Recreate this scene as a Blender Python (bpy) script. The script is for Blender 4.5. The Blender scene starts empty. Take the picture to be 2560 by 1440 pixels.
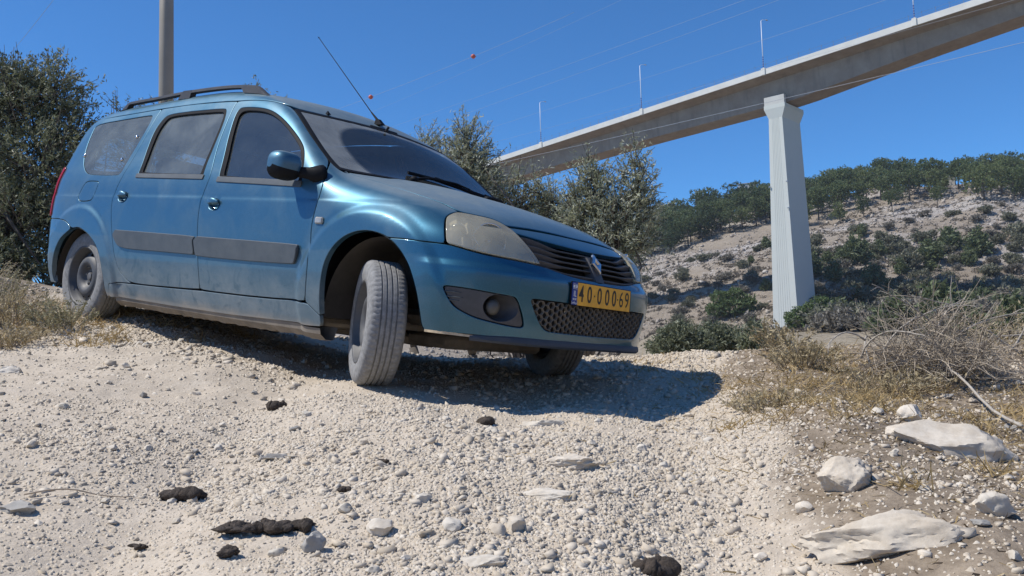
import bpy, math, random
import numpy as np
from mathutils import Matrix, Vector
from mathutils.geometry import delaunay_2d_cdt
rad=math.radians
scene=bpy.context.scene
COL=scene.collection
# ------------------------------------------------------------------ camera
cam=bpy.data.cameras.new('camera');camo=bpy.data.objects.new('camera',cam);COL.objects.link(camo)
cam.sensor_width=36;cam.lens=31.76;cam.clip_start=.05;cam.clip_end=3000
W=np.array([[0.99959038,-0.02861949,0],[0.00242767,0.08479092,0.99639581],[-0.02851634,-0.99598766,0.08482566]])
camo.matrix_world=Matrix(((W[0,0],-W[0,1],-W[0,2],0),(W[1,0],-W[1,1],-W[1,2],0),(W[2,0],-W[2,1],-W[2,2],0),(0,0,0,1)))
scene.camera=camo
# ------------------------------------------------------------------ sky, sun, exposure
SUN_EL,SUN_AZ=54.,-98.          # azimuth from +Y, negative = left of the view
world=bpy.data.worlds.new('World');scene.world=world;world.use_nodes=True
wt=world.node_tree;wt.nodes.clear()
wo=wt.nodes.new('ShaderNodeOutputWorld');bg=wt.nodes.new('ShaderNodeBackground');sk=wt.nodes.new('ShaderNodeTexSky')
sk.sky_type='NISHITA';sk.sun_disc=False;sk.sun_elevation=rad(SUN_EL);sk.sun_rotation=rad(SUN_AZ)
sk.altitude=300;sk.air_density=.75;sk.dust_density=.0;sk.ozone_density=3.2
hs=wt.nodes.new('ShaderNodeHueSaturation');hs.inputs['Saturation'].default_value=1.0;hs.inputs['Value'].default_value=.82
bg.inputs[1].default_value=.125
mx=wt.nodes.new('ShaderNodeMix');mx.data_type='RGBA';mx.blend_type='MULTIPLY';mx.inputs[0].default_value=1;mx.inputs[7].default_value=(.50,.985,1.36,1);wt.links.new(sk.outputs[0],mx.inputs[6]);wt.links.new(mx.outputs[2],hs.inputs['Color']);wt.links.new(hs.outputs[0],bg.inputs[0]);wt.links.new(bg.outputs[0],wo.inputs[0])
sun=bpy.data.lights.new('sun','SUN');suno=bpy.data.objects.new('sun',sun);COL.objects.link(suno)
sun.energy=4.2;sun.angle=rad(.53);sun.color=(1,.945,.86)
sd=Vector((math.sin(rad(SUN_AZ))*math.cos(rad(SUN_EL)),math.cos(rad(SUN_AZ))*math.cos(rad(SUN_EL)),math.sin(rad(SUN_EL))))
suno.rotation_euler=sd.to_track_quat('Z','Y').to_euler()
scene.view_settings.view_transform='Standard';scene.view_settings.look='None';scene.view_settings.exposure=0.24;scene.view_settings.gamma=1
scene.cycles.max_bounces=8;scene.cycles.transparent_max_bounces=24;scene.cycles.diffuse_bounces=3;scene.cycles.glossy_bounces=4
scene.cycles.caustics_reflective=False;scene.cycles.caustics_refractive=False
# ------------------------------------------------------------------ helpers
RG=np.random.default_rng(7)
def tag(o,label=None,cat=None,group=None,kind=None):
    if label:o['label']=label
    if cat:o['category']=cat
    if group:o['group']=group
    if kind:o['kind']=kind
    return o
def empty(name,loc=(0,0,0),mw=None):
    o=bpy.data.objects.new(name,None);COL.objects.link(o);o.empty_display_size=.2
    if mw is not None:o.matrix_world=mw
    else:o.location=loc
    return o
def mesh(name,V,Fc,mat=None,smooth=False,normals=None,uv=None,attr=None,matidx=None):
    me=bpy.data.meshes.new(name);V=np.asarray(V,float)
    if isinstance(Fc,np.ndarray) and Fc.ndim==2:
        k=Fc.shape[1];n=len(Fc);me.vertices.add(len(V));me.vertices.foreach_set('co',V.astype(np.float32).ravel())
        me.loops.add(n*k);me.loops.foreach_set('vertex_index',Fc.astype(np.int32).ravel());me.polygons.add(n)
        me.polygons.foreach_set('loop_start',np.arange(0,n*k,k,dtype=np.int32))
        me.update(calc_edges=True)
    else: me.from_pydata([tuple(v) for v in V],[],[tuple(int(i) for i in f) for f in Fc])
    if smooth:me.polygons.foreach_set('use_smooth',np.ones(len(me.polygons),bool))
    for m in (mat if isinstance(mat,(list,tuple)) else [mat]):
        if m:me.materials.append(m)
    if matidx is not None:me.polygons.foreach_set('material_index',np.asarray(matidx,np.int32))
    if attr is not None:
        for kx,a in attr.items():
            at=me.attributes.new(kx,'FLOAT','POINT');at.data.foreach_set('value',np.asarray(a,np.float32))
    if normals is not None:me.normals_split_custom_set_from_vertices([tuple(n) for n in normals])
    me.update();return me
def link(name,me,parent=None,loc=None,rot=None,scale=None):
    o=bpy.data.objects.new(name,me);COL.objects.link(o)
    if parent is not None:o.parent=parent
    if loc is not None:o.location=loc
    if rot is not None:o.rotation_euler=rot
    if scale is not None:o.scale=(scale,)*3 if np.isscalar(scale) else scale
    return o
class MB:
    """collects simple solids into one mesh"""
    def __init__(s):s.V=[];s.F=[];s.n=0;s.M=[];s.cur=0
    def add(s,V,F):
        V=np.asarray(V,float);s.V.append(V);s.F+= [tuple(i+s.n for i in f) for f in F];s.M+=[s.cur]*len(F);s.n+=len(V);return s
    def box(s,c,d,R=None,bev=0.):
        c=np.array(c,float);h=np.array(d,float)/2
        if bev<=0:
            V=np.array([[x,y,z] for x in(-1,1) for y in(-1,1) for z in(-1,1)])*h;F=[(0,1,3,2),(4,6,7,5),(0,4,5,1),(2,3,7,6),(0,2,6,4),(1,5,7,3)]
        else:
            b=min(bev,h.min()*.9);V=[];idx={}
            for x in(-1,1):
                for y in(-1,1):
                    for z in(-1,1):
                        for a in range(3):
                            p=np.array([x,y,z],float)*h;q=p-np.array([x,y,z])*b;q[a]=p[a];idx[(x,y,z,a)]=len(V);V.append(q)
            F=[]
            for a in range(3):
                u,v=[(1,2),(2,0),(0,1)][a]
                for sg in(-1,1):
                    q=[]
                    for (i,j) in [(-1,-1),(1,-1),(1,1),(-1,1)]:
                        k=[0,0,0];k[a]=sg;k[u]=i;k[v]=j;q.append(idx[tuple(k)+(a,)])
                    F.append(q if sg>0 else q[::-1])
            for a in range(3):
                u,v=[(1,2),(2,0),(0,1)][a]
                for i in(-1,1):
                    for j in(-1,1):
                        k0=[0,0,0];k0[a]=-1;k0[u]=i;k0[v]=j;k1=list(k0);k1[a]=1;k0=tuple(k0);k1=tuple(k1)
                        q=[idx[k0+(u,)],idx[k1+(u,)],idx[k1+(v,)],idx[k0+(v,)]];F.append(q if i*j<0 else q[::-1])
            for x in(-1,1):
                for y in(-1,1):
                    for z in(-1,1):
                        q=[idx[(x,y,z,a)] for a in range(3)];F.append(q if x*y*z>0 else q[::-1])
            V=np.array(V)
        if R is not None:V=V@np.asarray(R).T
        return s.add(V+c,F)
    def tube(s,pts,r,n=8,cap=True,squash=None):
        pts=np.asarray(pts,float);m=len(pts);r=np.broadcast_to(r,(m,)).astype(float)
        T=np.gradient(pts,axis=0);T/=np.linalg.norm(T,axis=1)[:,None]+1e-12
        up=np.array([0,0,1.]) if abs(T[0][2])<.9 else np.array([1.,0,0]);V=[]
        for i in range(m):
            u=np.cross(T[i],up);u/=np.linalg.norm(u)+1e-12;w=np.cross(u,T[i]);up=w
            a=np.arange(n)*2*np.pi/n;sq=1 if squash is None else squash
            V.append(pts[i]+r[i]*(np.cos(a)[:,None]*u+np.sin(a)[:,None]*w*sq))
        F=[(i*n+j,i*n+(j+1)%n,(i+1)*n+(j+1)%n,(i+1)*n+j) for i in range(m-1) for j in range(n)]
        if cap:F+=[tuple(range(n))[::-1],tuple((m-1)*n+j for j in range(n))]
        return s.add(np.concatenate(V),F)
    def loft(s,rings,cap=True,closed=True):
        n=len(rings[0]);m=len(rings);V=np.concatenate([np.asarray(r,float) for r in rings])
        F=[(i*n+j,i*n+(j+1)%n,(i+1)*n+(j+1)%n,(i+1)*n+j) for i in range(m-1) for j in range(n if closed else n-1)]
        if cap:F+=[tuple(range(n))[::-1],tuple((m-1)*n+j for j in range(n))]
        return s.add(V,F)
    def lathe(s,prof,n=48,axis='y',c=(0,0,0),cap=False):
        # prof: (radius, along axis)
        a=np.arange(n)*2*np.pi/n;rings=[]
        for r,h in prof:
            if axis=='y':rings.append(np.c_[r*np.cos(a),0*a+h,r*np.sin(a)]+np.array(c))
            elif axis=='z':rings.append(np.c_[r*np.cos(a),r*np.sin(a),0*a+h]+np.array(c))
            else:rings.append(np.c_[0*a+h,r*np.cos(a),r*np.sin(a)]+np.array(c))
        return s.loft(rings,cap)
    def ell(s,c,r,n=16,m=10,R=None):
        th=np.linspace(0,np.pi,m+1);a=np.arange(n)*2*np.pi/n;rings=[np.c_[np.cos(a)*np.sin(t)*r[0],np.sin(a)*np.sin(t)*r[1],0*a+np.cos(t)*r[2]] for t in np.clip(th,.02,np.pi-.02)][::-1]
        if R is not None:rings=[q@np.asarray(R).T for q in rings]
        return s.loft([q+np.array(c) for q in rings])
    def mesh(s,name,mat,smooth=False,sharp=None):
        me=mesh(name,np.concatenate(s.V),s.F,mat,smooth,matidx=s.M if isinstance(mat,(list,tuple)) else None)
        if sharp:
            me.set_sharp_from_angle(angle=rad(sharp))
        return me
    def build(s,name,mat,parent=None,smooth=False,sharp=None,**k):return link(name,s.mesh(name,mat,smooth,sharp),parent,**k)
def rot(ax,a):
    c,s=math.cos(a),math.sin(a)
    return np.array({'x':[[1,0,0],[0,c,-s],[0,s,c]],'y':[[c,0,s],[0,1,0],[-s,0,c]],'z':[[c,-s,0],[s,c,0],[0,0,1]]}[ax])
# ------------------------------------------------------------------ materials
class NT:
    def __init__(s,name):
        s.m=bpy.data.materials.new(name);s.m.use_nodes=True;s.t=s.m.node_tree;s.b=s.t.nodes['Principled BSDF'];s.out=s.t.nodes['Material Output']
    def n(s,t,**k):
        x=s.t.nodes.new(t)
        for a,b in k.items():
            if a.startswith('i_'):x.inputs[a[2:].replace('_',' ')].default_value=b
            else:setattr(x,a,b)
        return x
    def l(s,a,b):s.t.links.new(a,b)
    def coord(s,kind='Object'):return s.n('ShaderNodeTexCoord').outputs[kind]
    def noise(s,scale,detail=4,rough=.55,vec=None,dist=0.):
        x=s.n('ShaderNodeTexNoise');x.inputs['Scale'].default_value=scale;x.inputs['Detail'].default_value=detail;x.inputs['Roughness'].default_value=rough;x.inputs['Distortion'].default_value=dist
        s.l(vec if vec is not None else s.coord(),x.inputs['Vector']);return x.outputs['Fac']
    def mapr(s,v,a,b,c=0.,d=1.,smooth=False):
        x=s.n('ShaderNodeMapRange')
        if smooth:x.interpolation_type='SMOOTHSTEP'
        for i,q in zip((1,2,3,4),(a,b,c,d)):x.inputs[i].default_value=q
        s.l(v,x.inputs[0]);return x.outputs[0]
    def mix(s,f,a,b,bt='MIX'):
        x=s.n('ShaderNodeMix',data_type='RGBA',blend_type=bt)
        for i,v in ((0,f),(6,a),(7,b)):
            if hasattr(v,'default_value') or isinstance(v,bpy.types.NodeSocket):s.l(v,x.inputs[i])
            else:x.inputs[i].default_value=v if i==0 else (tuple(v)+(1,))[:4]
        return x.outputs[2]
    def math(s,op,a,b=None):
        x=s.n('ShaderNodeMath',operation=op)
        for i,v in ((0,a),(1,b)):
            if v is None:continue
            if isinstance(v,bpy.types.NodeSocket):s.l(v,x.inputs[i])
            else:x.inputs[i].default_value=v
        return x.outputs[0]
    def sep(s,v):
        x=s.n('ShaderNodeSeparateXYZ');s.l(v,x.inputs[0]);return x.outputs
    def set(s,**k):
        for a,v in k.items():
            i=s.b.inputs[a.replace('_',' ')]
            if isinstance(v,bpy.types.NodeSocket):s.l(v,i)
            else:i.default_value=(tuple(v)+(1,))[:4] if isinstance(v,(tuple,list)) and i.type=='RGBA' else v
        return s
    def bump(s,h,strength=.3,dist=.01):
        x=s.n('ShaderNodeBump');x.inputs['Strength'].default_value=strength;x.inputs['Distance'].default_value=dist;s.l(h,x.inputs['Height']);s.l(x.outputs[0],s.b.inputs['Normal']);return s
def plain(name,col,rough=.6,metal=0.,noise=None,spec=.5,var=.25):
    m=NT(name)
    if noise:
        f=m.noise(noise,5);c0=tuple(c*(1-var) for c in col);c1=tuple(min(1,c*(1+var)) for c in col);m.set(Base_Color=m.mix(m.mapr(f,.3,.7),c0,c1))
    else:m.set(Base_Color=col)
    m.set(Roughness=rough,Metallic=metal);m.b.inputs['Specular IOR Level'].default_value=spec
    return m.m
DARK=plain('dark_cavity',(.010,.010,.011),.85)

# ---- car body surface: smooth closed form, car frame x forward (front axle 0), y left, z up
def _tab(pts,s=.05):
    p=np.array(pts,float);x=p[:,0];y=p[:,1]
    xs=np.linspace(x[0]-.6,x[-1]+.6,2400);d=xs[1]-xs[0]
    m0=(y[1]-y[0])/(x[1]-x[0]);m1=(y[-1]-y[-2])/(x[-1]-x[-2])
    h=np.diff(x);dl=np.diff(y)/h;m=np.zeros(len(x));m[0]=m0;m[-1]=m1
    m[1:-1]=(dl[:-1]*h[1:]+dl[1:]*h[:-1])/(h[:-1]+h[1:])
    i=np.clip(np.searchsorted(x,xs)-1,0,len(x)-2);t=(xs-x[i])/h[i];tc=np.clip(t,0,1)
    v=(2*tc**3-3*tc**2+1)*y[i]+(tc**3-2*tc**2+tc)*h[i]*m[i]+(-2*tc**3+3*tc**2)*y[i+1]+(tc**3-tc**2)*h[i]*m[i+1]
    v=v+np.where(t<0,m0*h[i]*t,0)+np.where(t>1,m1*h[i]*(t-1),0)
    n=int(3*s/d)
    if n>0:
        k=np.exp(-.5*(np.arange(-n,n+1)*d/s)**2);k/=k.sum()
        v2=np.convolve(np.pad(v,n,mode='reflect',reflect_type='odd'),k,'valid');v=v2
    return xs,v
_TC=_tab([(-3.75,1.36),(-3.62,1.46),(-3.4,1.525),(-3.1,1.567),(-2.6,1.582),(-2.1,1.606),(-1.7,1.604),(-1.35,1.562),(-1.12,1.506),(-.95,1.430),(-.35,1.06),(-.2,1.028),(.14,.958),(.45,.872),(.57,.828),(.66,.785),(.76,.72),(.82,.67)],.03)
_YS=_tab([(.1,.775),(.2,.808),(.3,.838),(.42,.862),(.55,.872),(.70,.873),(.85,.862),(.95,.847),(1.0,.832),(1.1,.795),(1.25,.738),(1.4,.676),(1.5,.628),(1.62,.55),(1.8,.4)],.025)
_XF=_tab([(.1,.70),(.2,.755),(.3,.785),(.42,.797),(.5,.80),(.57,.793),(.62,.765),(.68,.738),(.753,.686),(.786,.645),(.85,.575),(1.1,.35)],.015)
_XR=_tab([(.1,-3.60),(.25,-3.66),(.45,-3.70),(.6,-3.70),(.7,-3.70),(1.0,-3.72),(1.2,-3.71),(1.4,-3.68),(1.6,-3.60)],.04)
_K=_tab([(-3.6,.12),(-2,.10),(-1.3,.13),(-1.0,.15),(-.5,.12),(0,.12),(.5,.12),(.8,.12)],.1)
def _ev(T,x): return np.interp(x,T[0],T[1])
def _ss(a,b,x):
    t=np.clip((x-a)/(b-a),0,1);return t*t*(3-2*t)
def _smax(a,b,r):
    h=np.clip(r-np.abs(a-b),0,None)/r;return np.maximum(a,b)+h*h*r*.25
X0F=-.1;X0R=-3.05
FR=(0.0,.31);RE=(-2.905,.27)
def F(P):
    x,y,z=P[...,0],P[...,1],P[...,2];a=np.abs(y)
    Y=_ev(_YS,z)-.014*_ss(-1.2,.3,x)-.002*_ss(-2.2,-3.5,x)
    low=1-_ss(.85,.95,z)
    for (cx,cz) in (FR,RE):
        r=np.hypot(x-cx,z-cz);Y=Y+.017*low*_ss(.53,.475,r)
    Y=Y+.004*_ss(.86,.84,z)*_ss(.55,.80,z) # shoulder crease under the belt
    T=_ev(_TC,x)-_ev(_K,x)*a*a
    tx=np.clip((x-X0F)/(_ev(_XF,z)-X0F),0,None)
    tr=np.clip((X0R-x)/(X0R-_ev(_XR,z)),0,None)
    g=((a/Y)**3+tx**3.5+tr**4)**(1/3)-1
    g=g*.8
    g=g-.012*_ss(.605,.565,z)*_ss(.28,.45,x)*_ss(.15,.40,a)+0.  # bumper step
    h=(z-T)*.9
    r=.16*_ss(-.6,-.2,x)*(1-.35*_ss(.3,.7,x))+.075*(1-_ss(-.6,-.2,x))+.05*_ss(-2.4,-3.2,x)
    return _smax(g,h,r)
def G(P,e=2e-3):
    n=np.stack([F(P+np.eye(3)[i]*e)-F(P-np.eye(3)[i]*e) for i in range(3)],-1)
    return n/np.linalg.norm(n,axis=-1,keepdims=True)
def outhit(O,D,r0=0.,r1=4.,n=160):
    """from inside going out: LAST... first sign change of F along O+D s"""
    s=np.linspace(r0,r1,n);lo=np.full(len(O),r0);hi=np.full(len(O),r1);done=np.zeros(len(O),bool);prev=F(O+D*r0)
    for k in range(1,n):
        cur=F(O+D*s[k]);c=(~done)&(prev<0)&(cur>=0);lo[c]=s[k-1];hi[c]=s[k];done|=c;prev=cur
    for _ in range(22):
        m=.5*(lo+hi);v=F(O+D*m[:,None])>=0;hi=np.where(v,m,hi);lo=np.where(v,lo,m)
    return O+D*(.5*(lo+hi))[:,None]
ZA=.75
def mapS(u,v):   # u=x, v=angle from the right-hand horizontal, over the roof
    u=np.asarray(u,float);v=np.asarray(v,float)
    return outhit(np.stack([u,0*u,0*u+ZA],-1),np.stack([0*u,-np.cos(v),np.sin(v)],-1),0,1.3)
def mapF(u,v):   # u=azimuth from straight ahead (right negative), v=z
    u=np.asarray(u,float);v=np.asarray(v,float)
    return outhit(np.stack([0*u+X0F,0*u,v],-1),np.stack([np.cos(u),np.sin(u),0*u],-1),0,1.3)
def mapR(u,v):
    u=np.asarray(u,float);v=np.asarray(v,float)
    return outhit(np.stack([0*u+X0R,0*u,v],-1),np.stack([-np.cos(u),np.sin(u),0*u],-1),0,1.3)
def mapT(u,v):
    u=np.asarray(u,float);v=np.asarray(v,float)
    return outhit(np.stack([u,v,0*u+.5],-1),np.stack([0*u,0*u,0*u+1],-1),0,1.4)
def inv(m,P):
    P=np.atleast_2d(P)
    if m=='S':return np.c_[P[:,0],np.arctan2(P[:,2]-ZA,-P[:,1])]
    if m=='F':return np.c_[np.arctan2(P[:,1],P[:,0]-X0F),P[:,2]]
    if m=='R':return np.c_[np.arctan2(P[:,1],X0R-P[:,0]),P[:,2]]
    return P[:,:2].copy()
MAPS=dict(S=mapS,F=mapF,R=mapR,T=mapT)

# ------------------------------------------------------------------ terrain height
def vnoise(x,y,seed=0):
    """smooth value noise, vectorised"""
    xi=np.floor(x).astype(np.int64);yi=np.floor(y).astype(np.int64);fx=x-xi;fy=y-yi;fx=fx*fx*(3-2*fx);fy=fy*fy*(3-2*fy)
    def h(a,b):
        n=(a*374761393+b*668265263+seed*2147483647)&0xffffffff;n=((n^(n>>13))*1274126177)&0xffffffff;return ((n^(n>>16))&0xffff)/65535.-.5
    return (h(xi,yi)*(1-fx)+h(xi+1,yi)*fx)*(1-fy)+(h(xi,yi+1)*(1-fx)+h(xi+1,yi+1)*fx)*fy
def fbm(x,y,o=4,seed=0,g=.5):
    s=0;a=1.
    for k in range(o):s=s+a*vnoise(x*2**k,y*2**k,seed+k*17);a*=g
    return s
CP=np.array([(0,-2,-1.05),(-3,-2,-.95),(3,-2,-1.05),(0,0,-.84),(-2,0,-.72),(2,0,-.88),(0,1.5,-.60),(-1.6,1.8,-.50),(1.5,1.6,-.63),(0,3,-.345),(1.5,3,-.40),(2.5,3.2,-.42),(-1.6,3.1,-.22),
 (-.713,4.441,-.115),(.213,5.595,-.075),(-2.94,6.25,.44),(-2.03,7.39,.36),(-1.75,5.35,.145),(-1.2,6.5,.11),(-2.4,4.6,.10),(-2.75,5.2,.19),(-3.3,5.2,.24),(-3.4,6.0,.40),(-4.4,7.6,.84),(-3.4,8.2,.62),(-2.4,9.,.45),(-5.6,6,.62),(-6.5,9,1.25),
 (1.2,5.0,-.155),(1.4,6.5,.035),(.6,6.9,.04),(2.1,6.3,.04),(3.0,6.3,.035),(4.0,6.5,.04),(2.6,4.3,-.25),(3.6,4.2,-.25),(-.4,7.9,.03),(.8,8.,-.16),(2.2,7.6,-.20),(3.6,8,-.18),
 (-1,10.5,-.55),(1.5,10,-.8),(4,10.5,-.75),(0,14,-1.9),(4,14,-1.8),(-4,12,.2),(-5,16,-.4),(8,8,-.1),(8,13,-1.3),(-9,13,.9),(6,4,-.2),(6,0,-.9),(-6,0,-.4),(-6,3.5,.2),(0,20,-2.3),(8,20,-2.2),(-9,20,-.6),(14,14,-1.),(-14,14,1.),(-14,4,.6),(14,3,-.6),(-14,-6,-.6),(14,-6,-1.2),(0,-8,-1.4)],float)
def _tps(r2):
    return .5*r2*np.log(r2+1e-9)
_DCP=((CP[:,None,:2]-CP[None,:,:2])**2).sum(-1);_NCP=len(CP);_ACP=np.zeros((_NCP+3,_NCP+3));_ACP[:_NCP,:_NCP]=_tps(_DCP)+np.eye(_NCP)*.05;_ACP[:_NCP,_NCP:]=np.c_[np.ones(_NCP),CP[:,:2]];_ACP[_NCP:,:_NCP]=_ACP[:_NCP,_NCP:].T
_WCP=np.linalg.solve(_ACP,np.r_[CP[:,2],0,0,0])
def near_h(x,y):
    x=np.asarray(x,float);y=np.asarray(y,float);s=x.shape;x=x.ravel();y=y.ravel()
    r2=(x[:,None]-CP[None,:,0])**2+(y[:,None]-CP[None,:,1])**2
    h=_tps(r2)@_WCP[:_NCP]+_WCP[_NCP]+_WCP[_NCP+1]*x+_WCP[_NCP+2]*y
    e=_ss(.8,2.,y)*_ss(6.0,4.6,y)
    h=h-.055*e*np.exp(-((x-(.60+.09*(y-3)))/.24)**2)+.065*e*np.exp(-((x-(1.22+.16*(y-3)))/.30)**2)     # rut and the bank beside it
    h=h-.045*e*np.exp(-((x-(-1.05-.05*(y-3)))/.22)**2)+.03*e*np.exp(-((x-(-.35-.02*(y-3)))/.35)**2)
    return h.reshape(s)
def az_tab(x,y,pts):
    """value by the direction x/y (a heading), linear"""
    p=np.array(pts);return np.interp(x/np.maximum(y,1e-3),p[:,0],p[:,1])
# ridge ground elevation (metres) by heading, ridge ~ 380 m away
RIDGE=[(-3,24),(-1,24),(-.3,22),(.02,34),(.10,45),(.165,53.5),(.21,58.5),(.255,61.5),(.35,65),(.41,66),(.475,64),(.525,65.5),(.57,62.5),(.8,62),(1.4,60)]
def far_h(x,y):
    r=np.hypot(x,y);rid=az_tab(x,y,RIDGE)
    foot=az_tab(x,y,[(-3,-2),(-.3,-1),(.1,-.5),(.3,4.2),(.5,3.5),(1.4,3)])
    # valley from 20 m out to 190, then the slope to 380, falling gently behind
    v=-2.3+(foot+2.3)*_ss(25,185,r)
    h=v+(rid-foot)*(_ss(165,405,r)*.35+.65*np.clip((r-195)/190,0,1)**.92)
    h=h-np.clip(r-400,0,None)*.16
    t=_ss(60,220,r)
    h=h+t*(5.*fbm(x/75.,y/75.,3,5)+1.6*fbm(x/22.,y/22.,3,9))
    # rocky ledges
    led=_ss(200,240,r)*(1-_ss(370,395,r));q=h/3.2+.8*fbm(x/30.,y/30.,3,31);h=h+led*1.2*(_ss(.25,.75,q-np.floor(q))-(q-np.floor(q)))
    # small spoil bank left of the pier
    h=h+4.5*np.exp(-((x-26)/9.)**2-((y-150)/16.)**2)
    return h
def ground_h(x,y,fine=True):
    x=np.asarray(x,float);y=np.asarray(y,float);r=np.hypot(x,y);t=_ss(12,26,r)
    h=near_h(np.clip(x,-16,16),np.clip(y,-8,22))*(1-t)+far_h(x,y)*t
    if fine:h=h+(1-t)*(.060*fbm(x/.75,y/.75,3,3)*_ss(0,2.,r)+.026*fbm(x/.21,y/.21,3,4)*_ss(0,1.5,r))
    return h

# ------------------------------------------------------------------ surveyed places (metres, eye of the camera at the origin)
DECK0=(8.454, 228.15, 56.599)
DECKD=(23.043, -20.6, 2.144)
PLACE={'slab': (1.566, 3.262, -0.347, 0.419), 'round_stone': (1.539, 3.544, -0.301, 0.118), 'block': (0.969, 2.696, -0.39, 0.146), 'long_slab': (0.921, 2.261, -0.456, 0.345), 'pale_block': (1.235, 2.358, -0.436, 0.099), 'grey_chip': (1.14, 2.276, -0.439, 0.05), 'sunk_white': (0.116, 3.918, -0.236, 0.191), 'sunk_curve': (0.076, 2.691, -0.391, 0.197), 'sunk_lumps': (0.185, 3.049, -0.348, 0.243), 'sunk_small': (-0.099, 3.437, -0.264, 0.091), 'grey_flat': (-0.831, 3.154, -0.284, 0.101), 'grey_rock': (-0.492, 2.222, -0.435, 0.061), 'sunk_bottom': (-0.092, 2.132, -0.469, 0.113), 'left_grey': (-1.4, 2.568, -0.351, 0.125), 'left_slab': (-2.365, 4.26, 0.043, 0.132), 'dung_a': (-1.043, 3.965, -0.175, 0.097), 'dung_b': (-0.107, 3.777, -0.225, 0.11), 'dung_c': (-1.032, 2.818, -0.364, 0.14), 'dung_d': (-0.666, 2.386, -0.413, 0.249), 'dung_e': (-0.696, 2.201, -0.452, 0.06), 'dung_f': (-0.987, 2.386, -0.453, 0.055), 'dung_g': (0.33, 2.248, -0.507, 0.09), 'dung_h': (-0.494, 2.655, -0.355, 0.056), 'dung_i': (-0.428, 2.941, -0.306, 0.034), 'stone_a': (-0.857, 3.724, -0.197, 0.056), 'stone_b': (-0.337, 2.619, -0.364, 0.035), 'stone_c': (-0.17, 2.328, -0.426, 0.062), 'stone_d': (-0.35, 2.35, -0.41, 0.073), 'stone_e': (-0.585, 2.214, -0.441, 0.039), 'stone_f': (1.14, 2.719, -0.367, 0.034), 'stone_g': (1.159, 2.62, -0.381, 0.037), 'stone_h': (0.83, 2.671, -0.427, 0.059), 'stone_i': (1.418, 3.575, -0.271, 0.057), 'stone_j': (0.626, 2.405, -0.509, 0.038), 'stone_k': (1.232, 2.975, -0.33, 0.026), 'stone_l': (-1.31, 2.647, -0.346, 0.028), 'stone_m': (-1.641, 3.091, -0.22, 0.049), 'stone_n': (-1.616, 3.956, -0.072, 0.049), 'stone_o': (-1.441, 4.104, -0.072, 0.04), 'stone_p': (-0.008, 2.376, -0.435, 0.074), 'stone_q': (-0.467, 2.461, -0.39, 0.044), 'stone_r': (0.737, 3.712, -0.341, 0.043), 'stone_s': (-0.259, 2.524, -0.385, 0.045), 'stone_t': (-0.054, 2.326, -0.439, 0.052), 'stone_u': (-0.62, 3.066, -0.287, 0.049), 'brush': (2.144, 4.907, -0.143, 0.869), 'stick0': (2.346, 4.814, -0.157, 0.021), 'stick1': (2.024, 3.687, -0.336, 0.016), 'cane0': (-1.43, 2.655, -0.329, 0.012), 'cane1': (-1.16, 2.757, -0.358, 0.012), 'weedL': (-3.239, 6.124, 0.423, 0.407), 'weedL2': (-3.341, 5.968, 0.391, 0.396), 'weedL3': (-2.769, 5.518, 0.255, 0.147), 'strawR': (1.388, 4.687, -0.138, 0.208), 'strawR2': (0.987, 4.569, -0.224, 0.202), 'edgeR': (1.081, 2.082, -0.469, 0.092)}
CABLES=[((-28.354, 186.0, 53.81), (33.636, 93.0, 47.964), 0.6, 0.011, 'thin overhead wire highest in the sky, left of the lamp posts'), ((-42.46, 216.0, 54.15), (55.616, 45.5, 33.584), 0.6, 0.013, 'thin overhead wire second from the top, passing above the leftmost lamp post'), ((-45.623, 216.0, 49.899), (60.479, 45.5, 34.587), 0.6, 0.013, 'thin overhead wire third from the top, leaving the picture above the pier'), ((-51.857, 234.0, 49.045), (70.094, 17.0, 25.949), 0.6, 0.011, 'thin overhead wire fourth from the top, crossing between the lamp post tops'), ((-45.603, 210.0, 42.945), (60.024, 55.0, 29.029), 0.6, 0.01, 'lowest of the sky wires, skimming just above the railing of the viaduct'), ((-33.416, 100.0, 16.685), (51.038, 22.5, 15.962), 0.6, 0.012, 'pale wire slung low in front of the viaduct girder'), ((-29.618, 106.0, 28.173), (7.228, 90.5, 36.066), 0.6, 0.012, 'overhead wire carrying the two orange marker balls'), ((-44.305, 72.0, 22.481), (-18.19, 41.0, 21.774), 0.6, 0.01, 'single dark wire across the top left corner of the sky')]
BALLS=[((-3.467, 94.999, 33.281), 'larger orange marker ball on the overhead wire, high above the windscreen'), ((-15.359, 100.001, 30.658), 'small orange marker ball on the overhead wire beside the car aerial')]
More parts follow.
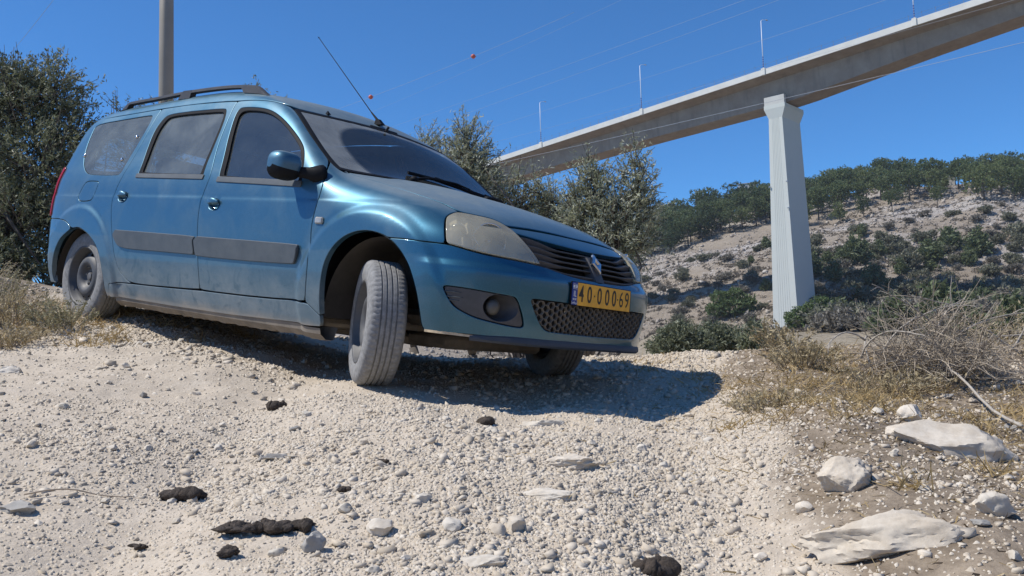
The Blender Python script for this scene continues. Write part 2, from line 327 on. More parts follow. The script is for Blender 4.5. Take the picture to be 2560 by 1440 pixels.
TREES=[('evergreen_tree', 'broad dark evergreen bush tree filling the left edge behind the car', 'tree', (-6.336, 11.5), [(-6.331, 11.5, 3.354, 0.611, 0.611, 0.535), (-5.919, 11.5, 3.661, 0.407, 0.407, 0.407), (-7.04, 11.9, 3.705, 0.58, 0.58, 0.58), (-5.851, 11.2, 2.589, 0.595, 0.595, 0.595), (-6.082, 11.0, 1.902, 0.633, 0.633, 0.584), (-6.883, 11.5, 2.421, 0.713, 0.713, 0.764), (-5.626, 11.5, 3.174, 0.265, 0.265, 0.356), (-5.686, 11.3, 1.632, 0.45, 0.45, 0.4), (-6.443, 11.5, 3.783, 0.356, 0.356, 0.306), (-5.818, 11.8, 2.61, 0.314, 0.314, 0.47), (-7.462, 11.5, 2.858, 0.764, 0.764, 0.917), (-6.114, 10.9, 1.348, 0.434, 0.434, 0.241), (-5.529, 10.9, 1.233, 0.338, 0.338, 0.193), (-6.774, 11.1, 1.538, 0.541, 0.541, 0.393), (-5.583, 11.5, 1.759, 0.255, 0.255, 0.306)], 4300, 16, 0.065, 0.018, 'dark', 0.16, 1.0, None, 0.25, 0.26), ('olive_tree', 'olive tree crown in front of the left end of the viaduct', 'tree', (-0.597, 12.0), [(-0.542, 12.0, 2.854, 0.223, 0.223, 0.329), (-0.657, 12.0, 2.556, 0.329, 0.329, 0.319), (-0.359, 12.0, 2.602, 0.181, 0.181, 0.292), (-0.816, 12.0, 2.67, 0.159, 0.159, 0.239), (-0.447, 12.0, 2.331, 0.319, 0.319, 0.266), (-0.564, 12.0, 3.047, 0.096, 0.096, 0.181), (-0.678, 12.0, 1.687, 0.399, 0.399, 0.425), (-0.48, 12.0, 1.035, 0.372, 0.372, 0.372), (-0.851, 12.0, 1.153, 0.319, 0.319, 0.425)], 1150, 15, 0.066, 0.015, 'olive', 0.09, 1.3, 'olive trees behind the bonnet', 0.1, 0.24), ('olive_tree', 'olive tree top just showing above the far edge of the windscreen', 'tree', (-1.231, 12.5), [(-1.154, 12.5, 3.047, 0.166, 0.166, 0.177), (-1.019, 12.5, 2.786, 0.194, 0.194, 0.249), (-1.246, 12.5, 2.679, 0.277, 0.277, 0.277), (-1.318, 12.5, 1.887, 0.332, 0.332, 0.443), (-1.222, 12.5, 1.099, 0.332, 0.332, 0.387)], 760, 15, 0.06, 0.013, 'olive', 0.08, 1.4, 'olive trees behind the bonnet', 0.1, 0.24), ('olive_tree', 'low airy olive tree with a sparse top right of the windscreen', 'tree', (0.043, 12.5), [(0.146, 12.5, 2.241, 0.277, 0.277, 0.177), (0.097, 12.5, 2.514, 0.077, 0.077, 0.155), (0.403, 12.5, 2.403, 0.1, 0.1, 0.21), (-0.13, 12.5, 2.419, 0.133, 0.133, 0.166), (-0.053, 12.5, 2.133, 0.221, 0.221, 0.221), (0.594, 12.5, 2.256, 0.133, 0.133, 0.166), (0.072, 12.5, 1.622, 0.332, 0.332, 0.332), (0.165, 12.5, 1.004, 0.332, 0.332, 0.332)], 700, 13, 0.066, 0.015, 'olive', 0.06, 1.1, 'olive trees behind the bonnet', 0.1, 0.26), ('olive_tree', 'green olive thicket low between the sparse olive and the tall one', 'tree', (0.644, 13.5), [(0.451, 13.5, 2.136, 0.389, 0.389, 0.269), (0.874, 13.5, 2.155, 0.359, 0.359, 0.299), (0.685, 13.5, 1.916, 0.478, 0.478, 0.239), (0.265, 13.5, 1.989, 0.299, 0.299, 0.239), (0.728, 13.5, 1.37, 0.418, 0.418, 0.359), (0.53, 13.5, 0.833, 0.359, 0.359, 0.299)], 1300, 14, 0.062, 0.014, 'dark', 0.09, 1.0, 'olive trees behind the bonnet', 0.2, 0.22), ('olive_tree', 'tall silvery olive tree above the nose of the car with two spires', 'tree', (0.752, 11.5), [(1.09, 11.5, 2.138, 0.194, 0.194, 0.306), (1.074, 11.5, 2.4, 0.102, 0.102, 0.163), (1.633, 11.5, 2.174, 0.173, 0.173, 0.336), (1.658, 11.5, 2.54, 0.066, 0.066, 0.183), (1.489, 11.5, 2.44, 0.051, 0.051, 0.112), (1.363, 11.5, 1.87, 0.382, 0.382, 0.265), (1.671, 11.5, 1.835, 0.173, 0.173, 0.255), (0.9, 11.5, 1.857, 0.194, 0.194, 0.204), (1.299, 11.5, 1.534, 0.407, 0.407, 0.229), (1.608, 11.5, 1.551, 0.204, 0.204, 0.229), (0.856, 11.5, 2.093, 0.071, 0.071, 0.143), (1.129, 11.5, 1.101, 0.306, 0.306, 0.204), (0.872, 11.5, 1.057, 0.306, 0.306, 0.306), (0.959, 11.5, 0.644, 0.356, 0.356, 0.255)], 1850, 15, 0.066, 0.015, 'olive', 0.07, 1.2, 'olive trees behind the bonnet', 0.1, 0.24), ('evergreen_tree', 'small treetop poking up behind the front foot of the roof rail', 'tree', (-3.891, 13.5), [(-3.889, 13.5, 4.07, 0.215, 0.215, 0.203), (-3.524, 13.5, 3.823, 0.359, 0.359, 0.215), (-3.998, 13.5, 4.349, 0.042, 0.042, 0.096), (-3.796, 13.5, 4.361, 0.036, 0.036, 0.084), (-3.832, 13.5, 3.212, 0.478, 0.478, 0.478), (-4.077, 13.5, 2.481, 0.538, 0.538, 0.538), (-3.596, 13.5, 1.979, 0.478, 0.478, 0.478)], 900, 10, 0.06, 0.016, 'dark', 0.07, 2.0, None, 0.2, 0.2), ('evergreen_tree', 'dark treetop behind the tail end of the roof rail', 'tree', (-5.786, 14.0), [(-5.839, 14.0, 4.054, 0.31, 0.31, 0.124), (-6.188, 14.0, 4.245, 0.062, 0.062, 0.05), (-5.364, 14.0, 4.066, 0.248, 0.248, 0.136), (-5.676, 14.0, 3.38, 0.558, 0.558, 0.496), (-5.483, 14.0, 2.483, 0.558, 0.558, 0.558)], 900, 10, 0.06, 0.016, 'dark', 0.07, 2.0, None, 0.2, 0.2), ('olive_shrub', 'rounded grey-green shrub beyond the gravel crest, nearest the bumper', 'shrub', (5.732, 31.0), [(5.695, 31.0, 0.523, 0.659, 0.659, 0.522), (5.167, 31.0, 0.36, 0.439, 0.439, 0.357), (6.307, 31.0, 0.423, 0.494, 0.494, 0.439), (5.57, 31.0, 0.8, 0.439, 0.439, 0.302)], 900, 14, 0.17, 0.045, 'dark', 0.08, 1.0, 'shrubs beyond the gravel crest', 0.2, 0.3), ('olive_shrub', 'middle shrub beyond the gravel crest, darker and denser', 'shrub', (7.562, 33.0), [(7.447, 33.0, 0.546, 0.701, 0.701, 0.526), (8.097, 33.0, 0.411, 0.497, 0.497, 0.438), (7.243, 33.0, 0.843, 0.409, 0.409, 0.292)], 800, 14, 0.17, 0.045, 'dark', 0.08, 1.0, 'shrubs beyond the gravel crest', 0.2, 0.3), ('olive_shrub', 'loose shrub beyond the gravel crest at the foot of the pier', 'shrub', (8.268, 30.0), [(8.089, 30.0, 0.353, 0.478, 0.478, 0.372), (8.608, 30.0, 0.153, 0.425, 0.425, 0.266), (8.043, 30.0, 0.751, 0.266, 0.266, 0.292), (9.069, 30.0, 0.087, 0.266, 0.266, 0.186)], 800, 13, 0.17, 0.045, 'dark', 0.08, 1.0, 'shrubs beyond the gravel crest', 0.2, 0.3), ('carob_tree', 'dense bright green tree spreading in front of the pier foot', 'tree', (49.734, 150.307), [(50.475, 150.307, 7.334, 2.396, 2.396, 1.597), (47.751, 150.307, 6.279, 1.864, 1.864, 1.331), (53.202, 150.307, 6.123, 1.997, 1.997, 1.265), (50.036, 150.307, 5.481, 3.328, 3.328, 1.065), (51.35, 150.307, 8.644, 1.331, 1.331, 0.865), (46.522, 150.307, 5.715, 0.932, 0.932, 0.799)], 1500, 12, 0.5, 0.22, 'carob', 0.3, 1.6, None, 0.3, 0.6), ('dark_oak', 'dark bushy tree on the slope left of the pier foot', 'tree', (49.182, 202.872), [(49.324, 202.872, 11.519, 4.132, 4.132, 2.156), (46.728, 202.872, 13.669, 2.156, 2.156, 1.437), (52.784, 202.872, 12.322, 2.336, 2.336, 1.797), (49.92, 202.872, 14.48, 1.797, 1.797, 1.078), (45.7, 202.872, 10.992, 2.336, 2.336, 1.437)], 900, 12, 0.5, 0.22, 'carob', 0.25, 0.6, None, 0.3, 0.5)]
PINES=[(79.8, 335.8, 'left wood'), (65.9, 329.2, 'left wood'), (75.9, 339.1, 'left wood'), (71.0, 328.7, 'left wood'), (83.6, 322.6, 'left wood'), (55.2, 334.5, 'left wood'), (47.4, 325.4, 'left wood'), (54.1, 340.1, 'left wood'), (76.8, 327.1, 'left wood'), (85.3, 330.0, 'left wood'), (62.9, 318.0, 'left wood'), (93.1, 326.0, 'left wood'), (62.4, 344.5, 'left wood'), (55.1, 312.6, 'left wood'), (68.2, 319.1, 'left wood'), (72.3, 322.3, 'left wood'), (50.2, 320.7, 'left wood'), (91.7, 332.8, 'left wood'), (68.9, 336.1, 'left wood'), (65.3, 340.0, 'left wood'), (56.8, 318.6, 'left wood'), (60.7, 334.1, 'left wood'), (53.1, 355.2, 'left wood'), (58.2, 325.9, 'left wood'), (78.2, 319.1, 'left wood'), (56.8, 348.7, 'left wood'), (48.8, 336.5, 'left wood'), (93.1, 338.1, 'left wood'), (86.7, 337.9, 'left wood'), (64.5, 349.5, 'left wood'), (52.0, 327.6, 'left wood'), (64.9, 323.3, 'left wood'), (74.5, 334.2, 'left wood'), (51.2, 345.8, 'left wood'), (59.0, 354.3, 'left wood'), (88.8, 323.0, 'left wood'), (40.9, 299.8, 'left wood'), (40.9, 332.2, 'left wood'), (38.3, 308.4, 'left wood'), (46.3, 353.7, 'left wood'), (41.9, 318.2, 'left wood'), (44.2, 359.7, 'left wood'), (41.5, 345.3, 'left wood'), (44.4, 340.5, 'left wood'), (110.3, 315.8, 'right wood'), (119.2, 335.1, 'right wood'), (105.1, 318.6, 'right wood'), (106.7, 309.7, 'right wood'), (109.1, 331.3, 'right wood'), (118.7, 320.0, 'right wood'), (112.3, 323.4, 'right wood'), (114.4, 311.4, 'right wood'), (114.7, 340.9, 'right wood'), (117.4, 353.6, 'right wood'), (107.9, 322.5, 'right wood'), (101.0, 305.7, 'right wood'), (122.6, 312.8, 'right wood'), (133.6, 319.4, 'right wood'), (138.5, 325.6, 'right wood'), (137.3, 306.9, 'right wood'), (148.0, 315.0, 'right wood'), (123.6, 338.4, 'right wood'), (141.8, 316.7, 'right wood'), (148.1, 308.4, 'right wood'), (120.7, 327.3, 'right wood'), (129.9, 312.6, 'right wood'), (128.0, 299.9, 'right wood'), (125.7, 332.2, 'right wood'), (151.4, 320.1, 'right wood'), (146.0, 331.7, 'right wood'), (129.7, 345.1, 'right wood'), (138.2, 332.1, 'right wood'), (132.9, 339.5, 'right wood'), (144.3, 302.3, 'right wood'), (127.3, 318.3, 'right wood'), (123.8, 347.6, 'right wood'), (164.5, 286.1, 'far right stand'), (149.4, 282.5, 'far right stand'), (157.2, 285.4, 'far right stand'), (153.4, 271.7, 'far right stand'), (169.4, 306.7, 'far right stand'), (160.4, 306.0, 'far right stand'), (146.4, 275.5, 'far right stand'), (158.1, 276.6, 'far right stand'), (167.8, 298.1, 'far right stand'), (180.0, 321.2, 'far right stand'), (159.5, 297.2, 'far right stand'), (153.2, 292.9, 'far right stand'), (173.4, 302.1, 'far right stand'), (153.7, 305.6, 'far right stand'), (48.6, 381.6, 'left wood'), (52.7, 383.1, 'left wood'), (57.8, 390.1, 'left wood'), (57.4, 376.0, 'left wood'), (60.3, 373.9, 'left wood'), (63.8, 374.3, 'left wood'), (66.2, 372.3, 'left wood'), (71.1, 381.0, 'left wood'), (74.4, 378.9, 'left wood'), (77.3, 383.0, 'left wood'), (79.2, 369.9, 'left wood'), (82.7, 373.8, 'left wood'), (87.8, 381.0, 'left wood'), (87.6, 367.8, 'left wood'), (91.2, 372.8, 'left wood'), (93.8, 368.5, 'left wood'), (95.8, 366.8, 'left wood'), (99.5, 365.9, 'left wood'), (102.4, 369.2, 'left wood'), (108.4, 374.2, 'left wood'), (112.4, 378.9, 'left wood'), (112.9, 368.7, 'left wood'), (118.5, 363.8, 'right wood'), (122.2, 365.9, 'right wood'), (128.4, 373.3, 'right wood'), (129.2, 364.9, 'right wood'), (129.1, 356.9, 'right wood'), (134.4, 360.8, 'right wood'), (138.4, 364.3, 'right wood'), (143.7, 368.7, 'right wood'), (145.9, 367.2, 'right wood'), (143.0, 350.5, 'right wood'), (148.4, 354.7, 'right wood'), (154.7, 361.6, 'right wood'), (157.7, 361.2, 'right wood'), (159.4, 356.2, 'right wood'), (161.3, 351.4, 'right wood'), (166.5, 356.2, 'right wood'), (168.5, 353.4, 'right wood'), (167.1, 343.6, 'far right stand'), (172.5, 344.8, 'far right stand'), (176.2, 344.7, 'far right stand'), (182.4, 347.8, 'far right stand'), (181.4, 337.5, 'far right stand'), (183.8, 335.7, 'far right stand'), (192.0, 343.4, 'far right stand'), (195.0, 339.8, 'far right stand'), (196.9, 334.8, 'far right stand'), (95.2, 327.8, 'left wood'), (96.4, 338.5, 'left wood'), (101.6, 346.7, 'left wood'), (116.7, 295.2, 'slope'), (136.1, 284.4, 'slope'), (109.8, 298.1, 'slope'), (124.4, 291.2, 'slope')]
SHRUBS=[(54.2, 208.2, 'left'), (44.9, 226.3, 'left'), (60.2, 213.4, 'left'), (52.9, 231.7, 'left'), (60.5, 226.2, 'left'), (64.3, 249.2, 'left'), (43.8, 242.8, 'left'), (46.2, 277.7, 'left'), (42.9, 267.4, 'left'), (58.9, 219.8, 'left'), (42.9, 219.6, 'left'), (40.9, 275.6, 'left'), (55.9, 201.5, 'left'), (54.6, 217.1, 'left'), (63.4, 262.2, 'left'), (56.9, 239.7, 'left'), (43.6, 257.6, 'left'), (39.6, 215.3, 'left'), (34.0, 236.5, 'left'), (51.3, 194.8, 'left'), (44.3, 202.8, 'left'), (41.0, 232.9, 'left'), (50.3, 236.7, 'left'), (37.6, 239.8, 'left'), (38.2, 207.5, 'left'), (79.4, 279.3, 'left'), (60.3, 281.1, 'left'), (51.3, 268.0, 'left'), (49.6, 261.3, 'left'), (73.2, 266.9, 'left'), (67.6, 253.5, 'left'), (60.5, 230.8, 'left'), (64.6, 287.8, 'left'), (63.6, 236.2, 'left'), (104.4, 201.1, 'mid'), (114.5, 214.0, 'mid'), (115.3, 206.4, 'mid'), (92.4, 213.3, 'mid'), (100.3, 215.5, 'mid'), (69.0, 205.0, 'mid'), (104.4, 232.1, 'mid'), (105.1, 239.1, 'mid'), (111.7, 198.3, 'mid'), (86.2, 215.3, 'mid'), (109.1, 234.3, 'mid'), (127.4, 236.5, 'mid'), (100.7, 208.9, 'mid'), (75.9, 223.6, 'mid'), (81.0, 222.0, 'mid'), (118.1, 231.5, 'mid'), (116.2, 239.5, 'mid'), (91.1, 200.3, 'mid'), (109.8, 206.2, 'mid'), (80.4, 210.7, 'mid'), (133.4, 245.8, 'mid'), (118.7, 224.3, 'mid'), (120.9, 246.2, 'mid'), (69.6, 213.5, 'mid'), (90.3, 239.3, 'mid'), (128.2, 226.0, 'mid'), (105.0, 212.1, 'mid'), (99.0, 203.4, 'mid'), (96.9, 237.2, 'mid'), (87.6, 205.3, 'mid'), (134.8, 240.5, 'mid'), (115.0, 246.3, 'mid'), (110.8, 241.4, 'mid'), (84.4, 233.1, 'mid'), (123.7, 228.1, 'mid'), (123.4, 220.0, 'mid'), (88.9, 219.7, 'mid'), (81.4, 245.4, 'mid'), (80.5, 228.6, 'mid'), (91.8, 225.9, 'mid'), (110.0, 220.5, 'mid'), (96.6, 224.3, 'mid'), (86.5, 245.0, 'mid'), (119.6, 214.0, 'mid'), (85.4, 210.2, 'mid'), (126.3, 245.3, 'mid'), (79.4, 216.6, 'mid'), (94.1, 205.9, 'mid'), (77.4, 157.1, 'low'), (51.8, 118.8, 'low'), (93.2, 183.7, 'low'), (104.3, 186.2, 'low'), (61.8, 110.0, 'low'), (74.2, 196.0, 'low'), (79.2, 191.2, 'low'), (56.8, 104.2, 'low'), (71.6, 199.2, 'low'), (93.2, 191.5, 'low'), (83.0, 156.3, 'low'), (66.8, 187.7, 'low'), (52.4, 110.4, 'low'), (94.9, 199.6, 'low'), (78.4, 165.7, 'low'), (49.9, 150.1, 'low'), (72.3, 151.6, 'low'), (89.0, 179.0, 'low'), (72.8, 182.4, 'low'), (101.5, 193.2, 'low'), (99.0, 189.9, 'low'), (56.7, 109.6, 'low'), (70.4, 189.2, 'low'), (52.6, 140.8, 'low'), (55.2, 116.3, 'low'), (77.5, 194.9, 'low'), (53.5, 96.6, 'low'), (75.7, 160.1, 'low'), (68.0, 163.8, 'low'), (71.3, 162.2, 'low'), (64.2, 192.2, 'low'), (46.9, 137.5, 'low'), (81.7, 179.9, 'low'), (55.3, 143.2, 'low'), (52.8, 156.2, 'low'), (100.8, 184.1, 'low'), (47.2, 118.0, 'low'), (87.4, 175.8, 'low'), (49.5, 106.6, 'low'), (93.9, 177.4, 'low'), (97.5, 197.4, 'low'), (69.5, 195.1, 'low'), (80.8, 185.0, 'low'), (83.1, 198.5, 'low'), (53.6, 106.8, 'low'), (94.8, 172.3, 'low'), (61.0, 117.5, 'low'), (107.5, 193.5, 'low'), (93.0, 195.1, 'low'), (83.6, 159.8, 'low'), (91.1, 161.8, 'low'), (93.0, 188.0, 'low'), (65.5, 197.1, 'low'), (55.6, 136.3, 'low'), (80.1, 145.0, 'low'), (86.4, 193.2, 'low'), (49.6, 134.5, 'low'), (58.1, 160.3, 'low'), (51.7, 102.2, 'low'), (69.5, 155.2, 'low'), (87.1, 184.0, 'low'), (63.9, 173.7, 'low'), (89.0, 196.3, 'low'), (57.6, 163.7, 'low'), (86.6, 153.4, 'low'), (77.5, 183.5, 'low'), (48.6, 125.9, 'low'), (60.6, 134.8, 'low'), (50.1, 143.2, 'low'), (102.9, 196.6, 'low'), (74.6, 154.5, 'low'), (70.1, 184.8, 'low'), (70.8, 128.5, 'low'), (101.5, 180.5, 'low'), (98.1, 181.8, 'low'), (86.8, 160.8, 'low'), (80.4, 150.7, 'low'), (78.6, 187.8, 'low'), (54.9, 132.9, 'low'), (84.8, 163.6, 'low'), (98.4, 176.3, 'low'), (96.7, 187.0, 'low'), (69.8, 136.7, 'low'), (47.8, 113.2, 'low'), (67.8, 131.4, 'low'), (85.8, 224.3, 'patch'), (103.3, 221.1, 'patch'), (108.6, 226.2, 'patch'), (75.4, 211.0, 'patch'), (78.0, 234.1, 'patch'), (95.1, 217.6, 'patch'), (93.6, 230.9, 'patch'), (76.6, 202.4, 'patch'), (73.0, 217.9, 'patch'), (102.3, 227.2, 'patch'), (75.3, 229.0, 'patch'), (87.8, 229.3, 'patch'), (131.8, 231.7, 'patch'), (82.0, 204.9, 'patch'), (112.8, 230.5, 'patch'), (109.4, 215.5, 'patch'), (115.1, 220.6, 'patch'), (98.5, 232.2, 'patch'), (86.9, 256.9, 'top'), (146.1, 266.0, 'top'), (91.0, 266.9, 'top'), (115.5, 256.3, 'top'), (129.0, 278.2, 'top'), (132.9, 254.2, 'top'), (138.3, 260.3, 'top'), (108.4, 275.5, 'top'), (95.1, 249.7, 'top'), (140.1, 251.6, 'top'), (130.8, 265.6, 'top'), (102.7, 266.9, 'top'), (101.6, 259.2, 'top'), (101.7, 246.2, 'top'), (120.6, 270.1, 'top'), (110.8, 263.2, 'top')]
SHRUBS_NAMED=[(93.9, 230.0, 'green', 3.1), (94.5, 239.0, 'green', 2.3), (101.8, 241.0, 'dark', 3.0), (103.4, 236.3, 'dark', 2.0), (114.5, 221.3, 'green', 3.4), (89.9, 245.3, 'dark', 1.6), (107.3, 225.9, 'green', 2.4), (76.2, 234.1, 'dark', 2.2), (57.1, 285.1, 'dark', 1.8), (65.9, 288.8, 'dark', 1.3), (95.3, 210.3, 'dark', 2.6), (109.9, 206.0, 'dark', 2.8), (106.9, 217.1, 'dark', 2.4), (118.6, 211.6, 'dark', 2.5)]
HOUSES=[((64.4, 394.8, 62.8), 9, 6, 'low pale house at the left end of the wooded ridge'), ((70.8, 398.8, 64.0), 6, 7, 'small cream house half hidden behind the left wood'), ((103.5, 388.5, 70.6), 7, 6, 'grey flat roofed block between the pine tops left of the pier'), ((175.5, 359.5, 67.3), 7, 6, 'small white house in the gap between the two pine stands'), ((83.5, 393.2, 69.1), 3, 9, 'narrow white tower among the pines left of the pier')]

# outlines of the panels on the body surface: (projection, points)
OUTL={
 'door_seam_F':('S',[(-0.518,0.423),(-0.469,0.345),(-0.409,0.215),(-0.412,0.096),(-0.430,-0.051),(-0.407,-0.218),(-0.411,-0.348),(-0.425,-0.464)]),
 'door_bottom_F':('S',[(-0.424,-0.465),(-0.798,-0.479),(-1.406,-0.483)]),
 'B_seam':('S',[(-1.406,-0.481),(-1.415,-0.346),(-1.455,-0.122),(-1.471,0.045),(-1.468,0.132),(-1.448,0.220),(-1.455,0.300),(-1.519,0.484),(-1.551,0.667),(-1.568,0.763),(-1.575,0.817),(-1.570,0.854)]),
 'door_top_F':('S',[(-1.570,0.854),(-1.408,0.854),(-1.248,0.846),(-1.113,0.831)]),
 'ws_edge_near':('S',[(-1.106,0.841),(-1.015,0.811),(-0.831,0.673),(-0.667,0.543),(-0.584,0.476),(-0.517,0.423)]),
 'ws_edge_low':('T',[(-0.517,-0.724),(-0.442,-0.729),(-0.379,-0.713),(-0.339,-0.704)]),
 'door_bottom_R':('S',[(-1.406,-0.483),(-1.890,-0.495),(-2.193,-0.500),(-2.277,-0.471),(-2.359,-0.405),(-2.419,-0.286),(-2.483,-0.055)]),
 'door_rear_up':('S',[(-2.483,-0.055),(-2.510,0.052),(-2.508,0.137),(-2.478,0.251),(-2.441,0.499),(-2.494,0.802)]),
 'drip':('S',[(-1.573,0.858),(-2.121,0.865),(-2.548,0.846),(-3.058,0.826)]),
 'win_F':('S',[(-1.351,0.246),(-1.388,0.382),(-1.463,0.594),(-1.508,0.746),(-1.500,0.795),(-1.410,0.795),(-1.255,0.779),(-1.130,0.747),(-0.985,0.679),(-0.833,0.584),(-0.729,0.505),(-0.670,0.437),(-0.623,0.343),(-0.582,0.205)]),
 'win_F_in':('S',[(-1.316,0.265),(-1.351,0.395),(-1.425,0.592),(-1.469,0.737),(-1.450,0.766),(-1.391,0.772),(-1.237,0.755),(-1.120,0.722),(-0.986,0.658),(-0.848,0.568),(-0.742,0.488),(-0.689,0.428),(-0.647,0.344),(-0.608,0.227)]),
 'win_R':('S',[(-2.286,0.279),(-2.297,0.371),(-2.337,0.511),(-2.370,0.664),(-2.345,0.764),(-2.297,0.796),(-2.036,0.803),(-1.677,0.803),(-1.635,0.787),(-1.592,0.696),(-1.567,0.528),(-1.548,0.357),(-1.527,0.257)]),
 'win_R_in':('S',[(-2.249,0.300),(-2.264,0.385),(-2.291,0.509),(-2.321,0.655),(-2.298,0.749),(-2.257,0.776),(-2.019,0.783),(-1.677,0.780),(-1.641,0.764),(-1.610,0.690),(-1.586,0.529),(-1.573,0.360),(-1.556,0.280)]),
 'win_Q':('S',[(-2.516,0.795),(-2.552,0.802),(-2.944,0.782),(-3.218,0.769),(-3.274,0.745),(-3.244,0.635),(-3.201,0.516),(-3.123,0.395),(-3.031,0.318),(-2.943,0.289),(-2.552,0.280),(-2.517,0.304),(-2.518,0.375),(-2.497,0.555),(-2.491,0.738)]),
 'fuel':('S',[(-2.964,0.207),(-2.938,0.229),(-2.890,0.234),(-2.787,0.231),(-2.764,0.218),(-2.780,0.120),(-2.786,0.090),(-2.815,0.069),(-2.954,0.063),(-2.990,0.081),(-3.003,0.118)]),
 'mould_R':('S',[(-2.425,-0.139),(-1.922,-0.143),(-1.470,-0.147),(-1.453,-0.271),(-1.882,-0.271),(-2.317,-0.274),(-2.382,-0.221)]),
 'mould_F':('S',[(-1.459,-0.148),(-0.973,-0.151),(-0.504,-0.156),(-0.501,-0.199),(-0.525,-0.276),(-0.956,-0.280),(-1.440,-0.279)]),
 'sill_low':('S',[(-2.414,-0.606),(-1.718,-0.609),(-1.156,-0.606),(-0.665,-0.596),(-0.239,-0.571)]),
 'sill_crease':('S',[(-2.464,-0.510),(-1.893,-0.507),(-1.309,-0.505),(-0.801,-0.499),(-0.433,-0.482)]),
 'hood_edge':('T',[(-0.415,-0.709),(-0.389,-0.700),(-0.332,-0.682),(-0.244,-0.662),(-0.142,-0.655),(-0.039,-0.659),(0.080,-0.667),(0.180,-0.660),(0.274,-0.648),(0.371,-0.642)]),
 'hood_front':('F',[(-0.642,0.795),(-0.438,0.801),(-0.181,0.803),(0.222,0.801),(0.659,0.801),(0.736,0.793)]),
 'head':('F',[(-0.936,0.835),(-0.966,0.825),(-0.989,0.805),(-0.992,0.786),(-0.978,0.735),(-0.962,0.668),(-0.916,0.662),(-0.844,0.649),(-0.749,0.638),(-0.625,0.632),(-0.470,0.624),(-0.520,0.686),(-0.581,0.746),(-0.615,0.778),(-0.647,0.794),(-0.690,0.813),(-0.746,0.825),(-0.840,0.830)]),
 'hoodT':('T',[(0.375,-0.646),(0.427,-0.588),(0.469,-0.526),(0.505,-0.499),(0.544,-0.487)]),
 'bump_top':('F',[(-1.290,0.671),(-1.202,0.672),(-1.071,0.668),(-0.962,0.666),(-0.916,0.660),(-0.844,0.647),(-0.749,0.635),(-0.625,0.630),(-0.470,0.622),(-0.361,0.605),(-0.218,0.590),(0.036,0.588)]),
 'trim_low':('F',[(-0.593,0.758),(-0.442,0.746),(-0.291,0.739),(-0.041,0.733),(0.185,0.735),(0.399,0.740),(0.578,0.765)]),
 'arch_F':('S',[(-0.313,-0.523),(-0.307,-0.418),(-0.297,-0.333),(-0.283,-0.254),(-0.246,-0.180),(-0.185,-0.118),(-0.112,-0.078),(-0.029,-0.058),(0.056,-0.060),(0.130,-0.078),(0.193,-0.111),(0.248,-0.161),(0.303,-0.235),(0.352,-0.353),(0.371,-0.457),(0.375,-0.515),(0.390,-0.548)]),
 'arch_R':('S',[(-2.533,-0.552),(-2.527,-0.489),(-2.541,-0.422),(-2.563,-0.333),(-2.614,-0.266),(-2.677,-0.221),(-2.749,-0.180),(-2.840,-0.149),(-2.900,-0.139),(-2.995,-0.154),(-3.050,-0.182),(-3.143,-0.231),(-3.207,-0.309),(-3.254,-0.395),(-3.295,-0.501),(-3.283,-0.558)]),
 'bump_low':('F',[(-1.022,0.261),(-0.968,0.257),(-0.805,0.270),(-0.623,0.266),(-0.403,0.259)]),
 'fogbez':('F',[(-0.952,0.477),(-0.905,0.403),(-0.865,0.374),(-0.795,0.349),(-0.716,0.336),(-0.614,0.325),(-0.548,0.324),(-0.565,0.381),(-0.609,0.461),(-0.710,0.466),(-0.829,0.474)]),
 'fogrec':('F',[(-0.672,0.404),(-0.732,0.397),(-0.609,0.410),(-0.680,0.459),(-0.664,0.348)]),
 'lowgr':('F',[(-0.536,0.462),(-0.499,0.400),(-0.461,0.349),(-0.422,0.322),(-0.368,0.318),(-0.072,0.315),(0.230,0.312),(0.297,0.328),(0.390,0.402),(0.434,0.443),(0.097,0.453),(-0.283,0.462)]),
 'plate':('F',[(-0.292,0.572),(0.290,0.565),(0.289,0.460),(-0.287,0.463)]),
 'lip_up':('F',[(-0.424,0.293),(-0.060,0.292),(0.626,0.282)]),
 'lip_low':('F',[(-0.412,0.258),(-0.041,0.261),(0.626,0.253)]),
 'bstep':('F',[(0.642,0.454),(0.666,0.614)]),
 'rbump_seam':('S',[(-3.380,-0.083),(-3.095,-0.083),(-2.995,-0.154)]),
 'side_rep':('S',[(-0.367,-0.012)]),
 'handles':('S',[(-2.383,0.105),(-1.324,0.066)]),
 'slatsL':('F',[(-0.576,0.748),(-0.541,0.715),(-0.508,0.683),(-0.468,0.651),(-0.470,0.740),(-0.384,0.725),(-0.021,0.714)]),
 'slatsR':('F',[(0.632,0.748),(0.501,0.710),(0.452,0.675),(0.422,0.644),(0.412,0.624)]),
 'emb':('F',[(0.021,0.678),(0.011,0.726),(0.051,0.632)]),
 'tow':('F',[(-0.605,0.551),(-0.528,0.555),(-0.520,0.486),(-0.597,0.484)]),
 'badgeant':('T',[(-1.000,0.044),(-0.950,-0.440)]),
 'hood_rear':('T',[(-0.358,-0.661),(-0.322,-0.511),(-0.215,-0.426),(-0.072,-0.301),(0.045,-0.227),(0.034,-0.042)]),
 'ws_low':('T',[(-0.446,-0.646),(-0.417,-0.447),(-0.392,-0.391),(-0.257,-0.312),(-0.170,-0.201),(-0.441,0.289)]),
 'mirrorbase':('S',[(-0.455,0.254),(-0.614,0.361)]),
 'ws_top':('T',[(-1.015,-0.621),(-0.951,-0.441),(-0.922,-0.202),(-0.936,-0.001)]),
 'ws_inner':('T',[(-0.490,-0.635),(-0.595,-0.569),(-0.706,-0.481),(-0.769,-0.376),(-0.812,-0.250)]),
}

